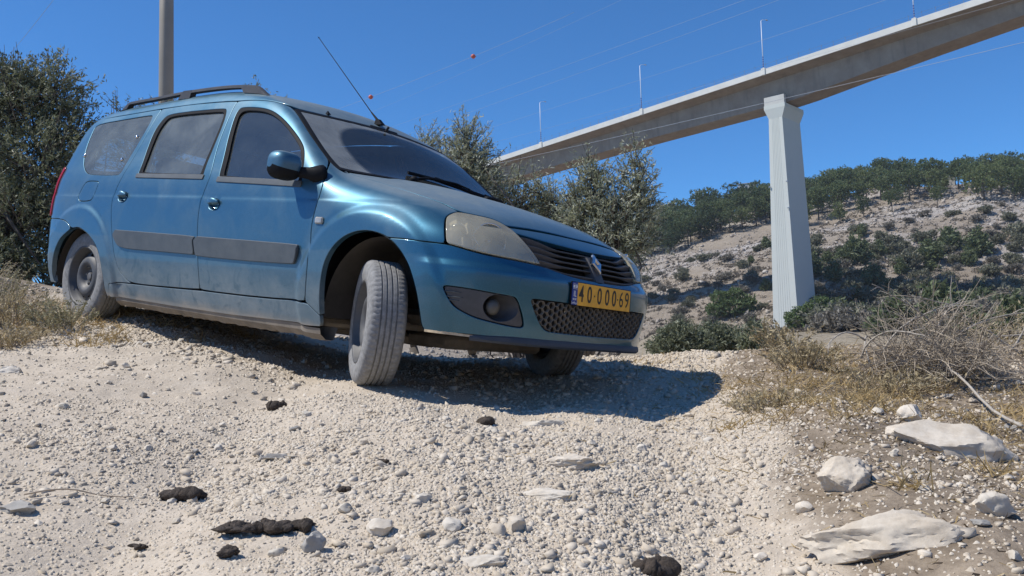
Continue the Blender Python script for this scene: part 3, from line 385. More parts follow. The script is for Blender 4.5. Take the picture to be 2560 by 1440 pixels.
# ------------------------------------------------------------------ ground sheet, one surface from the camera's feet to the far hills
def hill_mat():
    m=NT('ground_soil');g=m.n('ShaderNodeNewGeometry');P=g.outputs['Position'];s=m.sep(P)
    r=m.n('ShaderNodeVectorMath',operation='LENGTH');m.l(P,r.inputs[0]);R_=r.outputs['Value']
    # near: chalky track; darker loose soil on the right verge
    n1=m.noise(1.1,6,.6,P);n2=m.noise(9,6,.65,P);n3=m.noise(60,5,.7,P);n4=m.noise(.045,6,.62,P);n5=m.noise(.5,6,.65,P)
    chalk=m.mix(m.mapr(n2,.3,.7),(.48,.41,.325),(.62,.545,.445));chalk=m.mix(m.mapr(n3,.35,.7,0,.45),chalk,(.36,.30,.225))
    soil=m.mix(m.mapr(n2,.35,.65),(.15,.115,.08),(.31,.25,.185));soil=m.mix(m.mapr(n3,.45,.7,0,.6),soil,(.12,.09,.065))
    at=m.n('ShaderNodeAttribute',attribute_name='soil').outputs['Fac']
    sm=m.mapr(m.math('ADD',at,m.math('MULTIPLY',m.math('SUBTRACT',n1,.5),.9)),.35,.7,0,.9,True)
    near=m.mix(sm,chalk,soil)
    # far: brown hill earth, reddish banks, pale limestone on the ledges
    earth=m.mix(m.mapr(n4,.35,.65),(.235,.195,.15),(.32,.275,.22));earth=m.mix(m.mapr(n5,.35,.7,0,.7),earth,(.37,.32,.265))
    rk=m.noise(.8,8,.72,P,1.);nz=m.sep(g.outputs['Normal'])[2]
    rock=m.mix(m.mapr(rk,.35,.7),(.30,.27,.245),(.50,.475,.45))
    at2=m.n('ShaderNodeAttribute',attribute_name='rocky').outputs['Fac']
    rm=m.mapr(m.math('ADD',at2,m.math('MULTIPLY',m.math('SUBTRACT',rk,.5),1.6)),.45,.72,0,1)
    far=m.mix(rm,earth,rock)
    valley=m.mix(m.mapr(n5,.3,.7),(.27,.225,.16),(.38,.33,.25))
    far=m.mix(m.mapr(R_,150,200),valley,far)
    m.set(Base_Color=m.mix(m.mapr(R_,18,40),near,far),Roughness=.95);m.b.inputs['Specular IOR Level'].default_value=.15
    b1=m.n('ShaderNodeBump');b1.inputs['Strength'].default_value=.55;b1.inputs['Distance'].default_value=.012;hsum=m.math('ADD',n3,m.math('MULTIPLY',n2,.8));m.l(hsum,b1.inputs['Height'])
    b2=m.n('ShaderNodeBump');b2.inputs['Distance'].default_value=.9;m.l(m.mapr(R_,40,150,0,.9),b2.inputs['Strength']);m.l(rk,b2.inputs['Height']);m.l(b1.outputs[0],b2.inputs['Normal']);m.l(b2.outputs[0],m.b.inputs['Normal'])
    return m.m
def soil_w(x,y):
    """1 on the earthy verge to the right and the far left corner, 0 on the chalk track"""
    a=_ss(-.25,.35,(x-(.76+.16*(y-2.5)))+.25*fbm(x/.6,y/.6,3,21))*(1-_ss(6.3,7.4,y))
    b=_ss(.2,.9,(-x-.42*y-.10))*_ss(4.0,5.2,y)
    return np.clip(np.maximum(a,b*.8),0,1)
th=np.concatenate([np.linspace(-math.pi,-.80,60)[:-1],np.linspace(-.80,.80,470),np.linspace(.80,math.pi,60)[1:]])
rr=np.concatenate([np.linspace(.05,1.2,12)[:-1],np.geomspace(1.2,30,330)[:-1],np.geomspace(30,160,90)[:-1],np.geomspace(160,430,190)[:-1],np.geomspace(430,1500,24)])
TH,RR=np.meshgrid(th,rr);GX=(RR*np.sin(TH)).ravel();GY=(RR*np.cos(TH)).ravel();GZ=ground_h(GX,GY)
# keep the ground just below the four tyres
nT,nR=len(th),len(rr);ii,jj=np.meshgrid(np.arange(nR-1),np.arange(nT-1),indexing='ij');q=(ii*nT+jj).ravel()
Fg=np.c_[q,q+1,q+nT+1,q+nT][:, ::-1]
rockyA=np.clip(.30+.9*fbm(GX/26.,GY/14.,4,77)+.25*_ss(10,40,GZ)*(1-_ss(58,66,GZ))-.12*(GZ<16),0,1)
gme=mesh('ground',np.c_[GX,GY,GZ],Fg,hill_mat(),True,attr=dict(soil=soil_w(GX,GY),rocky=rockyA))
ground=tag(link('ground',gme),kind='structure')
def gh(x,y):return float(ground_h(np.array([x]),np.array([y]))[0])
# ------------------------------------------------------------------ viaduct
CONC=NT('viaduct_concrete');_p=CONC.coord();_n1=CONC.noise(.35,6,.65,_p);_mp=CONC.n('ShaderNodeMapping');_mp.inputs['Scale'].default_value=(1,1,.12);CONC.l(_p,_mp.inputs[0]);_n2=CONC.noise(.9,5,.6,_mp.outputs[0])
CONC.set(Base_Color=CONC.mix(CONC.mapr(_n2,.52,.72,0,.55),CONC.mix(CONC.mapr(_n1,.3,.7),(.26,.205,.165),(.35,.29,.235)),(.19,.165,.145)),Roughness=.9);CONC=CONC.m
WHC=plain('painted_parapet',(.62,.61,.565),.8,noise=.4,var=.08);PIERC=NT('pier_concrete');_n1=PIERC.noise(.25,6,.6);_n2=PIERC.noise(2.,5,.6)
PIERC.set(Base_Color=PIERC.mix(PIERC.mapr(_n2,.3,.7,0,.35),PIERC.mix(_n1,(.52,.55,.51),(.58,.60,.56)),(.50,.52,.485)),Roughness=.85);PIERC=PIERC.m
METAL=plain('galvanised_steel',(.55,.57,.60),.45,.4)
DD=np.array(DECKD);ud=np.array([DD[0],DD[1],0]);Ls=np.linalg.norm(ud);ud/=Ls;nd=np.array([-ud[1],ud[0],0]);nd=nd if nd[1]>0 else -nd   # away from the camera
D0=np.array(DECK0)
def deck(s):return D0+DD*(s/30.98)           # s metres from the first lamp
S_P=63.0
via=empty('viaduct',tuple(D0+DD*2.2-[0,0,56]));tag(via,'tall concrete road viaduct crossing the sky on one slender tapering pier','viaduct')
def mk(name,b,mat,par=via,**k):
    V=np.concatenate(b.V)-np.array(via.location);b.V=[V];return b.build(name,mat,par,**k)
Ss=np.arange(-150,215,5.)
b=MB();rings=[]
for s in Ss:
    p=deck(s);h=float(np.interp(s,[-100,0,31,67,93,125,160,210],[5.4,5.75,6.2,7.3,5.3,3.7,3.2,3.2]));z=np.array([0,0,1.])
    rings.append([p+nd*.25-z*1.0,p+nd*.25-z*1.32,p+nd*3.2-z*1.95,p+nd*3.6-z*h,p+nd*9.6-z*h,p+nd*10.2-z*1.95,p+nd*13.2-z*1.32,p+nd*13.2-z*1.0])
b.loft([np.array(r)[::-1] for r in rings]);mk('girder',b,CONC)
b=MB();b.loft([np.array([deck(s)-nd*.0+[0,0,-1.25],deck(s)+[0,0,-.0],deck(s)+nd*.30,deck(s)+nd*.30+[0,0,-1.0]]) for s in Ss]);mk('parapet',b,WHC)
b=MB();b.loft([np.array([deck(s)+nd*13.1+[0,0,-1.2],deck(s)+nd*13.1,deck(s)+nd*13.4,deck(s)+nd*13.4+[0,0,-1.2]]) for s in Ss]);mk('parapet',b,WHC)
b=MB();b.loft([np.array([deck(s)+nd*.3+[0,0,-.85],deck(s)+nd*13.1+[0,0,-.85],deck(s)+nd*13.1+[0,0,-1.0],deck(s)+nd*.3+[0,0,-1.0]]) for s in Ss]);mk('roadway',b,plain('deck_asphalt',(.06,.06,.06),.9))
b=MB()
for s in np.arange(-60,150,2.45):
    p=deck(s)+nd*.15;b.tube([p,p+[0,0,.95]-nd*.05,p+[0,0,1.15]-nd*.28],.028,4)
for h in (.35,.95):b.tube([deck(s)+nd*.12+[0,0,h] for s in Ss],.016,4)
o=mk('railing',b,plain('railing_steel',(.20,.20,.21),.5));o['kind']='stuff'
# pier: flutes on the broad left face
pc=deck(S_P)+nd*6.7;pc[2]=0
def pier_ring(z,wu,wn,fl=True):
    hu,hn=wu/2,wn/2;pts=[(-hu,-hn)]
    if fl:
        for k in range(6):
            c=(-.24+.095*k)*wu;w=.014*wu;pts+=[(c-w,-hn),(c-w*.7,-hn+.04),(c+w*.7,-hn+.04),(c+w,-hn)]
    pts+=[(hu,-hn),(hu,hn),(-hu,hn)]
    return np.array([pc+ud*a+nd*c+[0,0,z] for a,c in pts])
zt=50.6
b=MB();zs=np.linspace(1.0,zt,16);b.loft([pier_ring(z,5.9+(3.05-5.9)*((z-1)/(zt-1))**.95,9.6+(8.7-9.6)*(z-1)/(zt-1)) for z in zs]);mk('pier_shaft',b,PIERC)
b=MB();b.loft([pier_ring(zt,3.05,8.7,False),pier_ring(zt+2.1,4.7,9.3,False),pier_ring(zt+2.9,4.7,9.3,False)]);mk('pier_head',b,PIERC)
b=MB();c=pc+nd*(-4.15)+[0,0,zt+3.75]
b.box(c,(4.5,.9,1.9),np.c_[ud,nd,[0,0,1]]);mk('diaphragm_block',b,plain('block_concrete',(.50,.50,.47),.85,noise=.5,var=.08))
for (dz,da) in ((36.0,-.5),(36.6,.5),(31.,.46)):
    b=MB();w=5.9+(3.05-5.9)*((dz-1)/(zt-1))**.95;b.box(pc-nd*4.75+ud*(w*da)+[0,0,dz],(.35,.25,.22));mk('drain_stub',b,METAL)
# lamp posts on the parapet
STR_B=plain('band_blue',(.02,.05,.30),.5);LW=plain('lamp_white',(.75,.76,.78),.4)
wds=['leftmost of the four lamp posts on the viaduct, just right of the olive crown','second lamp post from the left on the viaduct, halfway to the pier','third lamp post on the viaduct, standing above the pier','rightmost lamp post on the viaduct, its top cut by the picture edge']
for k in range(4):
    p=deck(30.98*k)+nd*.1;L=empty('lamp_post',tuple(p));tag(L,'slim white '+wds[k] if False else wds[k],'lamp post','lamp posts along the viaduct')
    b=MB();b.tube([(0,0,0),(0,0,5),(0,0,10.6)],[.11,.085,.06],8);b.build('post',LW,L,True)
    for q in range(5):
        b=MB();b.tube([(0,0,.5+q*.5),(0,0,.75+q*.5)],.125,8);b.build('painted_band',STR_B,L)
    b=MB();b.tube([(0,0,10.5),tuple(nd*.3+ud*.15+[0,0,10.85]),tuple(nd*1.2+ud*.5+[0,0,11.0])],.045,6);b.build('arm',LW,L,True)
    b=MB();b.ell(nd*1.5+ud*.6+[0,0,11.0],(.42,.22,.09),10,6,np.c_[nd,np.cross([0,0,1],nd),[0,0,1]]);b.build('lamp_head',METAL,L,True)
    b=MB();b.box(-nd*.05+[0,0,-.55],(.9,.5,1.5),np.c_[ud,nd,[0,0,1]],bev=.05);b.build('bracket',WHC,L)
# ------------------------------------------------------------------ overhead lines
def cable(name,a,b_,sag,r,mat,label,group='overhead power lines'):
    a=np.array(a,float);b_=np.array(b_,float);t=np.linspace(0,1,40)[:,None];P=a+(b_-a)*t;P[:,2]-=(sag*4*t*(1-t))[:,0];m=MB();m.tube(P-a,r,5);o=m.build(name,mat,None,True,loc=tuple(a));tag(o,label,'power line',group);return P
WIRE=plain('aluminium_wire',(.30,.34,.40),.6,.1)
for c in CABLES:cable('power_line',c[0],c[1],c[2],c[3],WIRE,c[4])
ORG=plain('marker_orange',(.50,.10,.06),.5)
for p,l in BALLS:
    m=MB();m.ell((0,0,0),(.25,.25,.25),16,10);m.tube([(-.31,0,0),(.31,0,0)],.04,6);o=m.build('marker_ball',ORG,None,True,loc=p);tag(o,l,'marker ball','marker balls on the overhead line')
# pole behind the car
b=MB();b.tube([(0,0,0),(0,0,9),(0,0,16)],[.175,.150,.125],28);pm=NT('pole_steel');_n=pm.noise(1.2,6,.6);pm.set(Base_Color=pm.mix(pm.mapr(_n,.3,.7),(.26,.235,.19),(.33,.30,.25)),Roughness=.55,Metallic=.15)
o=b.build('utility_pole',pm.m,None,True,loc=(-7.32,19,gh(-7.32,19)-.2));tag(o,'thick plain grey pole rising behind the roof of the car','pole')
# ------------------------------------------------------------------ foliage
def leaf_mat(name,top,under,var=.35):
    m=NT(name);g=m.n('ShaderNodeNewGeometry');oi=m.n('ShaderNodeAttribute',attribute_name='tint').outputs['Fac']
    c=m.mix(g.outputs['Backfacing'],top,under);dk=tuple(x*(1-var) for x in top)
    c=m.mix(oi,dk,c);m.set(Base_Color=c,Roughness=.55);m.b.inputs['Specular IOR Level'].default_value=.35
    tr=m.n('ShaderNodeBsdfTranslucent');m.l(c,tr.inputs[0]);x=m.n('ShaderNodeMixShader');x.inputs[0].default_value=.28;m.l(m.b.outputs[0],x.inputs[1]);m.l(tr.outputs[0],x.inputs[2]);m.l(x.outputs[0],m.out.inputs[0]);return m.m
OLIVE=leaf_mat('olive_leaf',(.34,.36,.23),(.52,.54,.44),.3);DKOL=leaf_mat('dark_evergreen_leaf',(.17,.19,.105),(.31,.33,.23));PINE=leaf_mat('pine_needles',(.15,.195,.075),(.17,.21,.09),.5)
SHRUB=leaf_mat('shrub_leaf',(.20,.205,.135),(.24,.235,.175));GREY=leaf_mat('grey_shrub_leaf',(.225,.205,.165),(.27,.25,.21));CAROB=leaf_mat('carob_leaf',(.14,.20,.07),(.16,.21,.095))
GRN2=leaf_mat('young_pine',(.15,.185,.085),(.18,.21,.11));BARK=plain('bark',(.10,.085,.07),.9,noise=8,var=.35)
def quads(C,U,Vv,L,Wd):
    """pointed leaves: centre C, long axis U, side axis V"""
    n=len(C);a=C-U*L[:,None]*.5;b=C+Vv*Wd[:,None]*.5-U*L[:,None]*.05;c=C+U*L[:,None]*.5;d=C-Vv*Wd[:,None]*.5-U*L[:,None]*.05
    V=np.stack([a,b,c,d],1).reshape(-1,3);F_=np.arange(4*n).reshape(-1,4);return V,F_
def unit(v):return v/(np.linalg.norm(v,axis=-1,keepdims=True)+1e-9)
def crown_mesh(name,lumps,ntw,per,leaf,wid,mat,rng,inner=.35,up=.5,tw=.28,extra=None):
    """leaves along short twigs that fill the outer part of several lumps"""
    L=np.array(lumps,float);vol=(L[:,3]*L[:,4]*L[:,5])**.66;k=rng.choice(len(L),ntw,p=vol/vol.sum());d=unit(rng.normal(size=(ntw,3)));d[:,2]=np.where(rng.random(ntw)<.25,np.abs(d[:,2]),d[:,2])
    r=(inner+(1-inner)*rng.random(ntw)**.6);wob=1+.22*np.sin(d[:,0]*5+k*1.7)*np.cos(d[:,2]*6+k)
    base=L[k,:3]+d*L[k,3:6]*(r*wob)[:,None];dirr=unit(d+np.array([0,0,up])+rng.normal(size=(ntw,3))*.35)
    t=rng.random((ntw,per))*tw*rng.uniform(.5,1.5,(ntw,1));C=base[:,None,:]+dirr[:,None,:]*t[:,:,None]+rng.normal(size=(ntw,per,3))*leaf*.28
    U=unit(dirr[:,None,:]*.8+rng.normal(size=(ntw,per,3))*.75);Vv=unit(np.cross(U,rng.normal(size=(ntw,per,3))))
    C=C.reshape(-1,3);U=U.reshape(-1,3);Vv=Vv.reshape(-1,3);n=len(C);V,F_=quads(C,U,Vv,leaf*rng.uniform(.6,1.3,n),wid*rng.uniform(.7,1.3,n))
    ti=np.repeat(np.clip(rng.normal(.6,.3,ntw)[:,None]+rng.normal(0,.15,(ntw,per)),0,1).reshape(-1),4)
    return mesh(name,V,F_,mat,False,attr=dict(tint=ti)),base,dirr
def limbs(b,root,lumps,rng,r0,n=9,tips=None):
    for i in range(n):
        l=lumps[rng.integers(len(lumps))];e=np.array(l[:3])+rng.normal(size=3)*np.array(l[3:6])*.45;m_=root*.45+e*.55+rng.normal(size=3)*.12*np.linalg.norm(e-root);m_[2]=max(m_[2],root[2]+.2)
        b.tube([root,root*.75+m_*.25+[0,0,.05],m_,e],[r0*.5,r0*.36,r0*.2,r0*.05],6)
def tree(name,label,cat_,loc,lumps,ntw,per,leaf,wid,mat,rng,trunk_r,trunk_h,group=None,inner=.35,nl=12,up=.5,tw=.28,twigs=0):
    t=empty(name,loc);tag(t,label,cat_,group);me,base,dr_=crown_mesh('crown',lumps,ntw,per,leaf,wid,mat,rng,inner,up,tw);link('crown',me,t)
    b=MB();top=np.array([rng.normal()*.1,rng.normal()*.1,trunk_h]);b.tube([(0,0,-.3),(.03,0,trunk_h*.4),tuple(top)],[trunk_r*1.3,trunk_r,trunk_r*.75],9);limbs(b,top,lumps,rng,trunk_r,nl)
    idx=rng.choice(len(base),min(twigs,len(base)),replace=False) if twigs else []
    for i in idx:b.tube([base[i]-dr_[i]*tw*.9,base[i],base[i]+dr_[i]*tw*1.2],[.008,.006,.003],3,cap=False)
    b.build('trunk',BARK,t,True);return t
rg=np.random.default_rng(11)
for (nm,lab,cat_,loc,lumps,ntw,per,leaf,wid,mt,tr_,th_,grp,inn,tw_) in TREES:
    z=gh(loc[0],loc[1]);mt={'olive':OLIVE,'dark':DKOL,'carob':CAROB}[mt]
    L=[(x-loc[0],y-loc[1],zz-z,a,b_,c) for x,y,zz,a,b_,c in lumps]
    tree(nm,lab,cat_,(loc[0],loc[1],z),L,ntw,per,leaf,wid,mt,rg,tr_,th_,grp,inn,12,.5,tw_,int(ntw*.35))

# ------------------------------------------------------------------ pine wood on the ridge
rp=np.random.default_rng(23)
PV=[]
PM=[PINE,leaf_mat('pine_needles_light',(.20,.24,.095),(.22,.26,.11),.45),leaf_mat('pine_needles_dark',(.08,.115,.045),(.10,.14,.06),.5)]
for k in range(7):
    L=[];H=1.;n=8+k%3
    for i in range(n):
        a=rp.uniform(0,6.28);r=rp.uniform(.08,.34);zz=rp.uniform(.34,.86);L.append((r*math.cos(a),r*math.sin(a),zz,rp.uniform(.18,.27),rp.uniform(.18,.27),rp.uniform(.10,.16)))
    L.append((0,0,.86,.22,.22,.12));L.append((0,0,.5,.3,.3,.2))
    cm,_,_=crown_mesh('crown',L,420,12,.042,.024,PM[[0,1,2,0,1,0,2][k]],rp,.62,.35,.05)
    b=MB();b.tube([(0,0,-.03),(.01,.01,.3),(.0,.02,.62)],[.026,.02,.014],6)
    for l in L[:5]:b.tube([(.0,.02,rp.uniform(.35,.55)),((l[0])*.6,l[1]*.6,l[2]-.08),(l[0],l[1],l[2])],[.012,.008,.004],4)
    PV.append((cm,b.mesh('trunk',BARK,True)))
ordn=['first','second','third','fourth','fifth','sixth','seventh','eighth','ninth','tenth','eleventh','twelfth','thirteenth','fourteenth','fifteenth','sixteenth','seventeenth','eighteenth','nineteenth','twentieth']
def ordw(i):
    tens=['','','twenty','thirty','forty','fifty','sixty','seventy']
    return ordn[i] if i<20 else tens[(i+1)//10]+'-'+ordn[(i+1)%10-1] if (i+1)%10 else tens[(i+1)//10]+' down'
zone_txt={'left wood':('in the wood left of the pier','counted from the left'),'right wood':('in the wood right of the pier','counted from the pier'),'far right stand':('in the stand at the right picture edge','counted from the left'),'slope':('alone on the bare slope','from the left')}
for z in zone_txt:
    g=[p for p in PINES if p[2]==z];g.sort(key=lambda p:p[0]/p[1])
    for i,(x,y,_) in enumerate(g):
        cm,tm=PV[rp.integers(7)];h=rp.uniform(7.5,13.) if z!='slope' else rp.uniform(6,8);t=empty('pine_tree',(x,y,gh(x,y)-.2));t.rotation_euler=(0,0,rp.uniform(0,6.28));w_=rp.uniform(.72,1.15);t.scale=(h*w_,h*w_*rp.uniform(.9,1.1),h)
        tag(t,'round crowned pine %s, %s %s'%(zone_txt[z][0],ordw(i),zone_txt[z][1]),'pine tree','pines on the ridge')
        link('crown',cm,t);link('trunk',tm,t)
# ------------------------------------------------------------------ shrubs on the slope
SV={}
for nm,mt,n,per in (('grey',GREY,130,10),('dark',SHRUB,170,11),('green',GRN2,220,11)):
    SV[nm]=[]
    for k in range(5):
        L=[(rp.uniform(-.5,.5),rp.uniform(-.5,.5),rp.uniform(.25,.6),rp.uniform(.4,.62),rp.uniform(.4,.62),rp.uniform(.3,.45)) for _ in range(4)]
        if nm=='green':L=[(0,0,.6,.5,.5,.6),(.35,.1,.4,.45,.4,.4),(-.35,-.1,.4,.45,.4,.4),(0,.1,1.1,.28,.28,.35)]
        m_,_,_=crown_mesh('foliage',L,n,per,.20,.085,mt,rp,.2,.5,.2)
        b=MB()
        for i in range(5):l=L[i%4];b.tube([(0,0,-.1),(l[0]*.5,l[1]*.5,l[2]*.5),(l[0],l[1],l[2]+.1)],[.06,.045,.02],5)
        SV[nm].append((m_,b.mesh('stem',BARK,True)))
TXT={'patch':'in the green patches right of the pier','left':'on the rocky slope left of the pier','mid':'among the pale ledges right of the pier','low':'in the scrub at the hill foot','top':'on bare ground just under the pines'}
Q=[];_si=sorted(range(len(SHRUBS)),key=lambda i:SHRUBS[i][0]/SHRUBS[i][1])
def shrub(x,y,k,s,lab,grp):
    m_,st=SV[k][rp.integers(5)];o=empty('hillside_bush',(x,y,gh(x,y)-.1));tag(o,lab,'bush',grp);o.rotation_euler=(0,0,rp.uniform(0,6.28));o.scale=(s*rp.uniform(.85,1.2),s*rp.uniform(.85,1.2),s*rp.uniform(.75,1.0));link('foliage',m_,o);link('stem',st,o)
_cnt={}
for (x,y,z) in [SHRUBS[i] for i in _si]:
    k=rp.choice(['grey','dark','green'],p=[.50,.42,.08]) if z!='low' else rp.choice(['grey','dark','green'],p=[.35,.50,.15]);k=k if z!='patch' else rp.choice(['dark','green'],p=[.6,.4]);sz=dict(low=rp.uniform(2.2,4.6),patch=rp.uniform(2.8,5.4)).get(z,rp.uniform(1.4,2.9));ws_='small' if sz<2.1 else 'medium' if sz<3.0 else 'large';key=(z,k,ws_);c_=_cnt.get(key,0);_cnt[key]=c_+1
    shrub(x,y,k,sz,'%s %s bush %s, %s from left'%(ws_,dict(grey='grey-brown',dark='dull green',green='light green')[k],TXT[z],ordw(c_)),'bushes scattered on the hillside')
NM=['big light green young pine bush among the ledges right of the pier','smaller light green bush touching the big one right of the pier','dark wide bush right behind the light green pair','little dark bush at the right foot of the dark wide one','light green bushy pine on the pale ledges near the right edge','small dark bush close to the right side of the pier','light green bush left of the large pale outcrop','dark bush hugging the right flank of the pier at mid height','lone dark bush on the scree in the left slope','lone small bush high on the left scree','broad dark bush below the light green pair','broad dark bush below the pale outcrop at the right','dark bush under the light green bushy pine','dark bush at the right picture edge beside the outcrop']
for (x,y,k,s),l in zip(SHRUBS_NAMED,NM):shrub(x,y,k,s,l,None)
# low scrub that nobody could count
def scrub():
    n=6500;a=rp.uniform(-.05,.66,n);r=rp.uniform(150,372,n);x=r*np.sin(a);y=r*np.cos(a);z=ground_h(x,y,False)
    keep=(fbm(x/18.,y/18.,3,51)+.45*(z<28)+.15*(z<40)-.02>.05+rp.uniform(-.2,.2,n));x,y,z=x[keep],y[keep],z[keep];n=len(x);per=34;s=rp.uniform(.45,1.3,n)
    C=np.stack([x,y,z+.1],-1)[:,None,:]+rp.normal(size=(n,per,3))*(s[:,None,None]*np.array([.42,.42,.26]));C[:,:,2]=np.maximum(C[:,:,2],z[:,None]-.05)
    C=C.reshape(-1,3);U=unit(rp.normal(size=C.shape)+[0,0,.6]);Vv=unit(np.cross(U,rp.normal(size=C.shape)));V,F_=quads(C,U,Vv,rp.uniform(.35,.7,len(C)),rp.uniform(.16,.3,len(C)))
    tag(link('hillside_scrub',mesh('hillside_scrub',V,F_,leaf_mat('dry_scrub_leaf',(.20,.165,.125),(.24,.21,.165)),False,attr=dict(tint=np.repeat(rp.random(len(C)),4)))),kind='stuff')
scrub()
# ------------------------------------------------------------------ rocks
from mathutils import noise as _mn
def ico():
    t=(1+5**.5)/2;V=np.array([(-1,t,0),(1,t,0),(-1,-t,0),(1,-t,0),(0,-1,t),(0,1,t),(0,-1,-t),(0,1,-t),(t,0,-1),(t,0,1),(-t,0,-1),(-t,0,1)],float)/math.hypot(1,t)
    F_=np.array([(0,11,5),(0,5,1),(0,1,7),(0,7,10),(0,10,11),(1,5,9),(5,11,4),(11,10,2),(10,7,6),(7,1,8),(3,9,4),(3,4,2),(3,2,6),(3,6,8),(3,8,9),(4,9,5),(2,4,11),(6,2,10),(8,6,7),(9,8,1)]);return V,F_
IV,IF=ico()
CV=np.array([(x,y,z) for x in(-1,1) for y in(-1,1) for z in(-1,1)],float)*.66
CF=np.array([(0,1,3),(0,3,2),(4,6,7),(4,7,5),(0,4,5),(0,5,1),(2,3,7),(2,7,6),(0,2,6),(0,6,4),(1,5,7),(1,7,3)])
def rock_field(name,X,Y,Z,S,mat,rng,flat=.55,sink=.25,kind='stuff',per_slope=True):
    n=len(X);V=np.repeat(CV[None],n,0);V=V*(1+rng.uniform(-.45,.35,(n,8,3)))*(1+rng.uniform(-.35,.15,(n,8,1)))
    V[:,:,2]*=(1+rng.uniform(-.6,.3,(n,1))*V[:,:,0])*(1+rng.uniform(-.4,.4,(n,1))*V[:,:,1])
    sc=np.stack([rng.uniform(.7,1.35,n),rng.uniform(.55,1.0,n),rng.uniform(.4,.85,n)*flat/.55],-1)*S[:,None]*.5;V=V*sc[:,None,:]
    # random tilt and heading
    a=rng.uniform(0,6.28,n);t=rng.normal(0,.42,n);ca,sa,ct,st=np.cos(a),np.sin(a),np.cos(t),np.sin(t)
    x,y,z=V[...,0],V[...,1]*ct[:,None]-V[...,2]*st[:,None],V[...,1]*st[:,None]+V[...,2]*ct[:,None]
    V=np.stack([x*ca[:,None]-y*sa[:,None],x*sa[:,None]+y*ca[:,None],z],-1)
    V+=np.stack([X,Y,Z+sc[:,2]*(1-2*sink)],-1)[:,None,:]
    F_=(CF[None]+8*np.arange(n)[:,None,None]).reshape(-1,3)
    return tag(link(name,mesh(name,V.reshape(-1,3),F_,mat,False,attr=dict(tint=np.repeat(rng.random(n),8)))),kind=kind)
def stone_mat(name,c0,c1,c2,sc=6.):
    m=NT(name);g=m.n('ShaderNodeNewGeometry');t=m.n('ShaderNodeAttribute',attribute_name='tint').outputs['Fac'];n=m.noise(sc,6,.68,g.outputs['Position']);n2=m.noise(sc*5,5,.7,g.outputs['Position'])
    c=m.mix(t,c0,c1);c=m.mix(m.mapr(n,.42,.72,0,.75),c,c2);m.set(Base_Color=m.mix(m.mapr(n2,.4,.75,0,.25),c,tuple(x*.7 for x in c2)),Roughness=.92);m.b.inputs['Specular IOR Level'].default_value=.2;m.bump(n2,.35,.004 if sc>2 else .1);return m.m
LIME=stone_mat('gravel_limestone',(.48,.415,.325),(.65,.59,.50),(.44,.37,.285),9.);LIMEF=stone_mat('hill_limestone',(.30,.255,.215),(.49,.45,.40),(.26,.215,.175),.5)
n=46000;a=rp.uniform(-.1,.68,n);r=rp.uniform(170,385,n);x=r*np.sin(a);y=r*np.cos(a);z=ground_h(x,y,False)
rk_=np.clip(.30+.9*fbm(x/26.,y/14.,4,77)+.25*_ss(10,40,z)*(1-_ss(58,66,z))-.12*(z<16),0,1);_q=z/3.2+.8*fbm(x/30.,y/30.,3,31);_q=_q-np.floor(_q);k_=rk_+rp.uniform(-.30,.22,n)+.22*((_q>.30)&(_q<.62))>.44;x,y,z=x[k_],y[k_],z[k_]
rock_field('hillside_rocks',x,y,z,rp.lognormal(-.62,.5,len(x)).clip(.25,2.2),LIMEF,rp,.6,.3)
# houses on the ridge
WALLM=plain('house_render',(.50,.48,.44),.85,noise=.6,var=.1);WIN=plain('window_glass',(.04,.05,.06),.2);ROOFM=plain('house_roof',(.38,.34,.31),.85)
for p,wd,hh,l in HOUSES:
    zb=gh(p[0],p[1]);zt_=max(p[2]+4.5,zb+hh);h=zt_-zb;H_=empty('hill_house',(p[0],p[1],zb));H_.rotation_euler=(0,0,-.35);tag(H_,l,'house','houses on the ridge')
    b=MB();b.box((0,0,h/2-.5),(wd,wd*.9,h+1));b.build('wall',WALLM,H_);b=MB();b.box((0,0,h+.15),(wd+.5,wd*.9+.5,.3));b.build('roof',ROOFM,H_)
    for k in range(max(1,int(wd//2.4))):
        for f in (0,1):
            b=MB();b.box((-wd/2+1.2+k*2.3,-wd*.45-.02,h-1.6-f*3),(1.0,.10,1.2));b.build('window',WIN,H_)
# pale track across the valley floor
b=MB();pts=[];
for t in np.linspace(0,1,30):
    x=13+60*t;y=52+18*math.sin(t*2.2)+10*t;pts.append((x,y))
rw=[]
for i,(x,y) in enumerate(pts):
    rw.append([(x,y-2.6,gh(x,y-2.6)+.10),(x,y,gh(x,y)+.14),(x,y+2.6,gh(x,y+2.6)+.10)])
b.loft([np.array(r) for r in rw],closed=False,cap=False);o=b.build('valley_track',plain('track_gravel',(.42,.40,.37),.9,noise=.8,var=.12),None,True);o['kind']='structure'

# ------------------------------------------------------------------ the car: panels cut from the body surface
def xyz(key=None,m=None,p=None):
    if key:m,p=OUTL[key]
    p=np.array(p,float);return MAPS[m](p[:,0],p[:,1])
def to(m,P):return inv(m,P)
def uvo(key,m):
    mm,p=OUTL[key];return np.array(p,float) if mm==m else to(m,xyz(key))
SC=dict(S=np.array([1,.85]),F=np.array([.86,1]),R=np.array([.86,1]),T=np.array([1,1.]))
def cat(*a):
    out=[]
    for q in a:
        for p in np.atleast_2d(q):
            if not out or np.hypot(*(p-out[-1]))>.004:out.append(p)
    if np.hypot(*(out[0]-out[-1]))<.004:out.pop()
    return np.array(out)
def mir(p):   # mirror a uv polyline left/right for the F,R,T maps (u or v sign)
    return p
def area(p):return .5*np.sum(p[:,0]*np.roll(p[:,1],-1)-np.roll(p[:,0],-1)*p[:,1])
def ccw(p):return p if area(p)>0 else p[::-1]
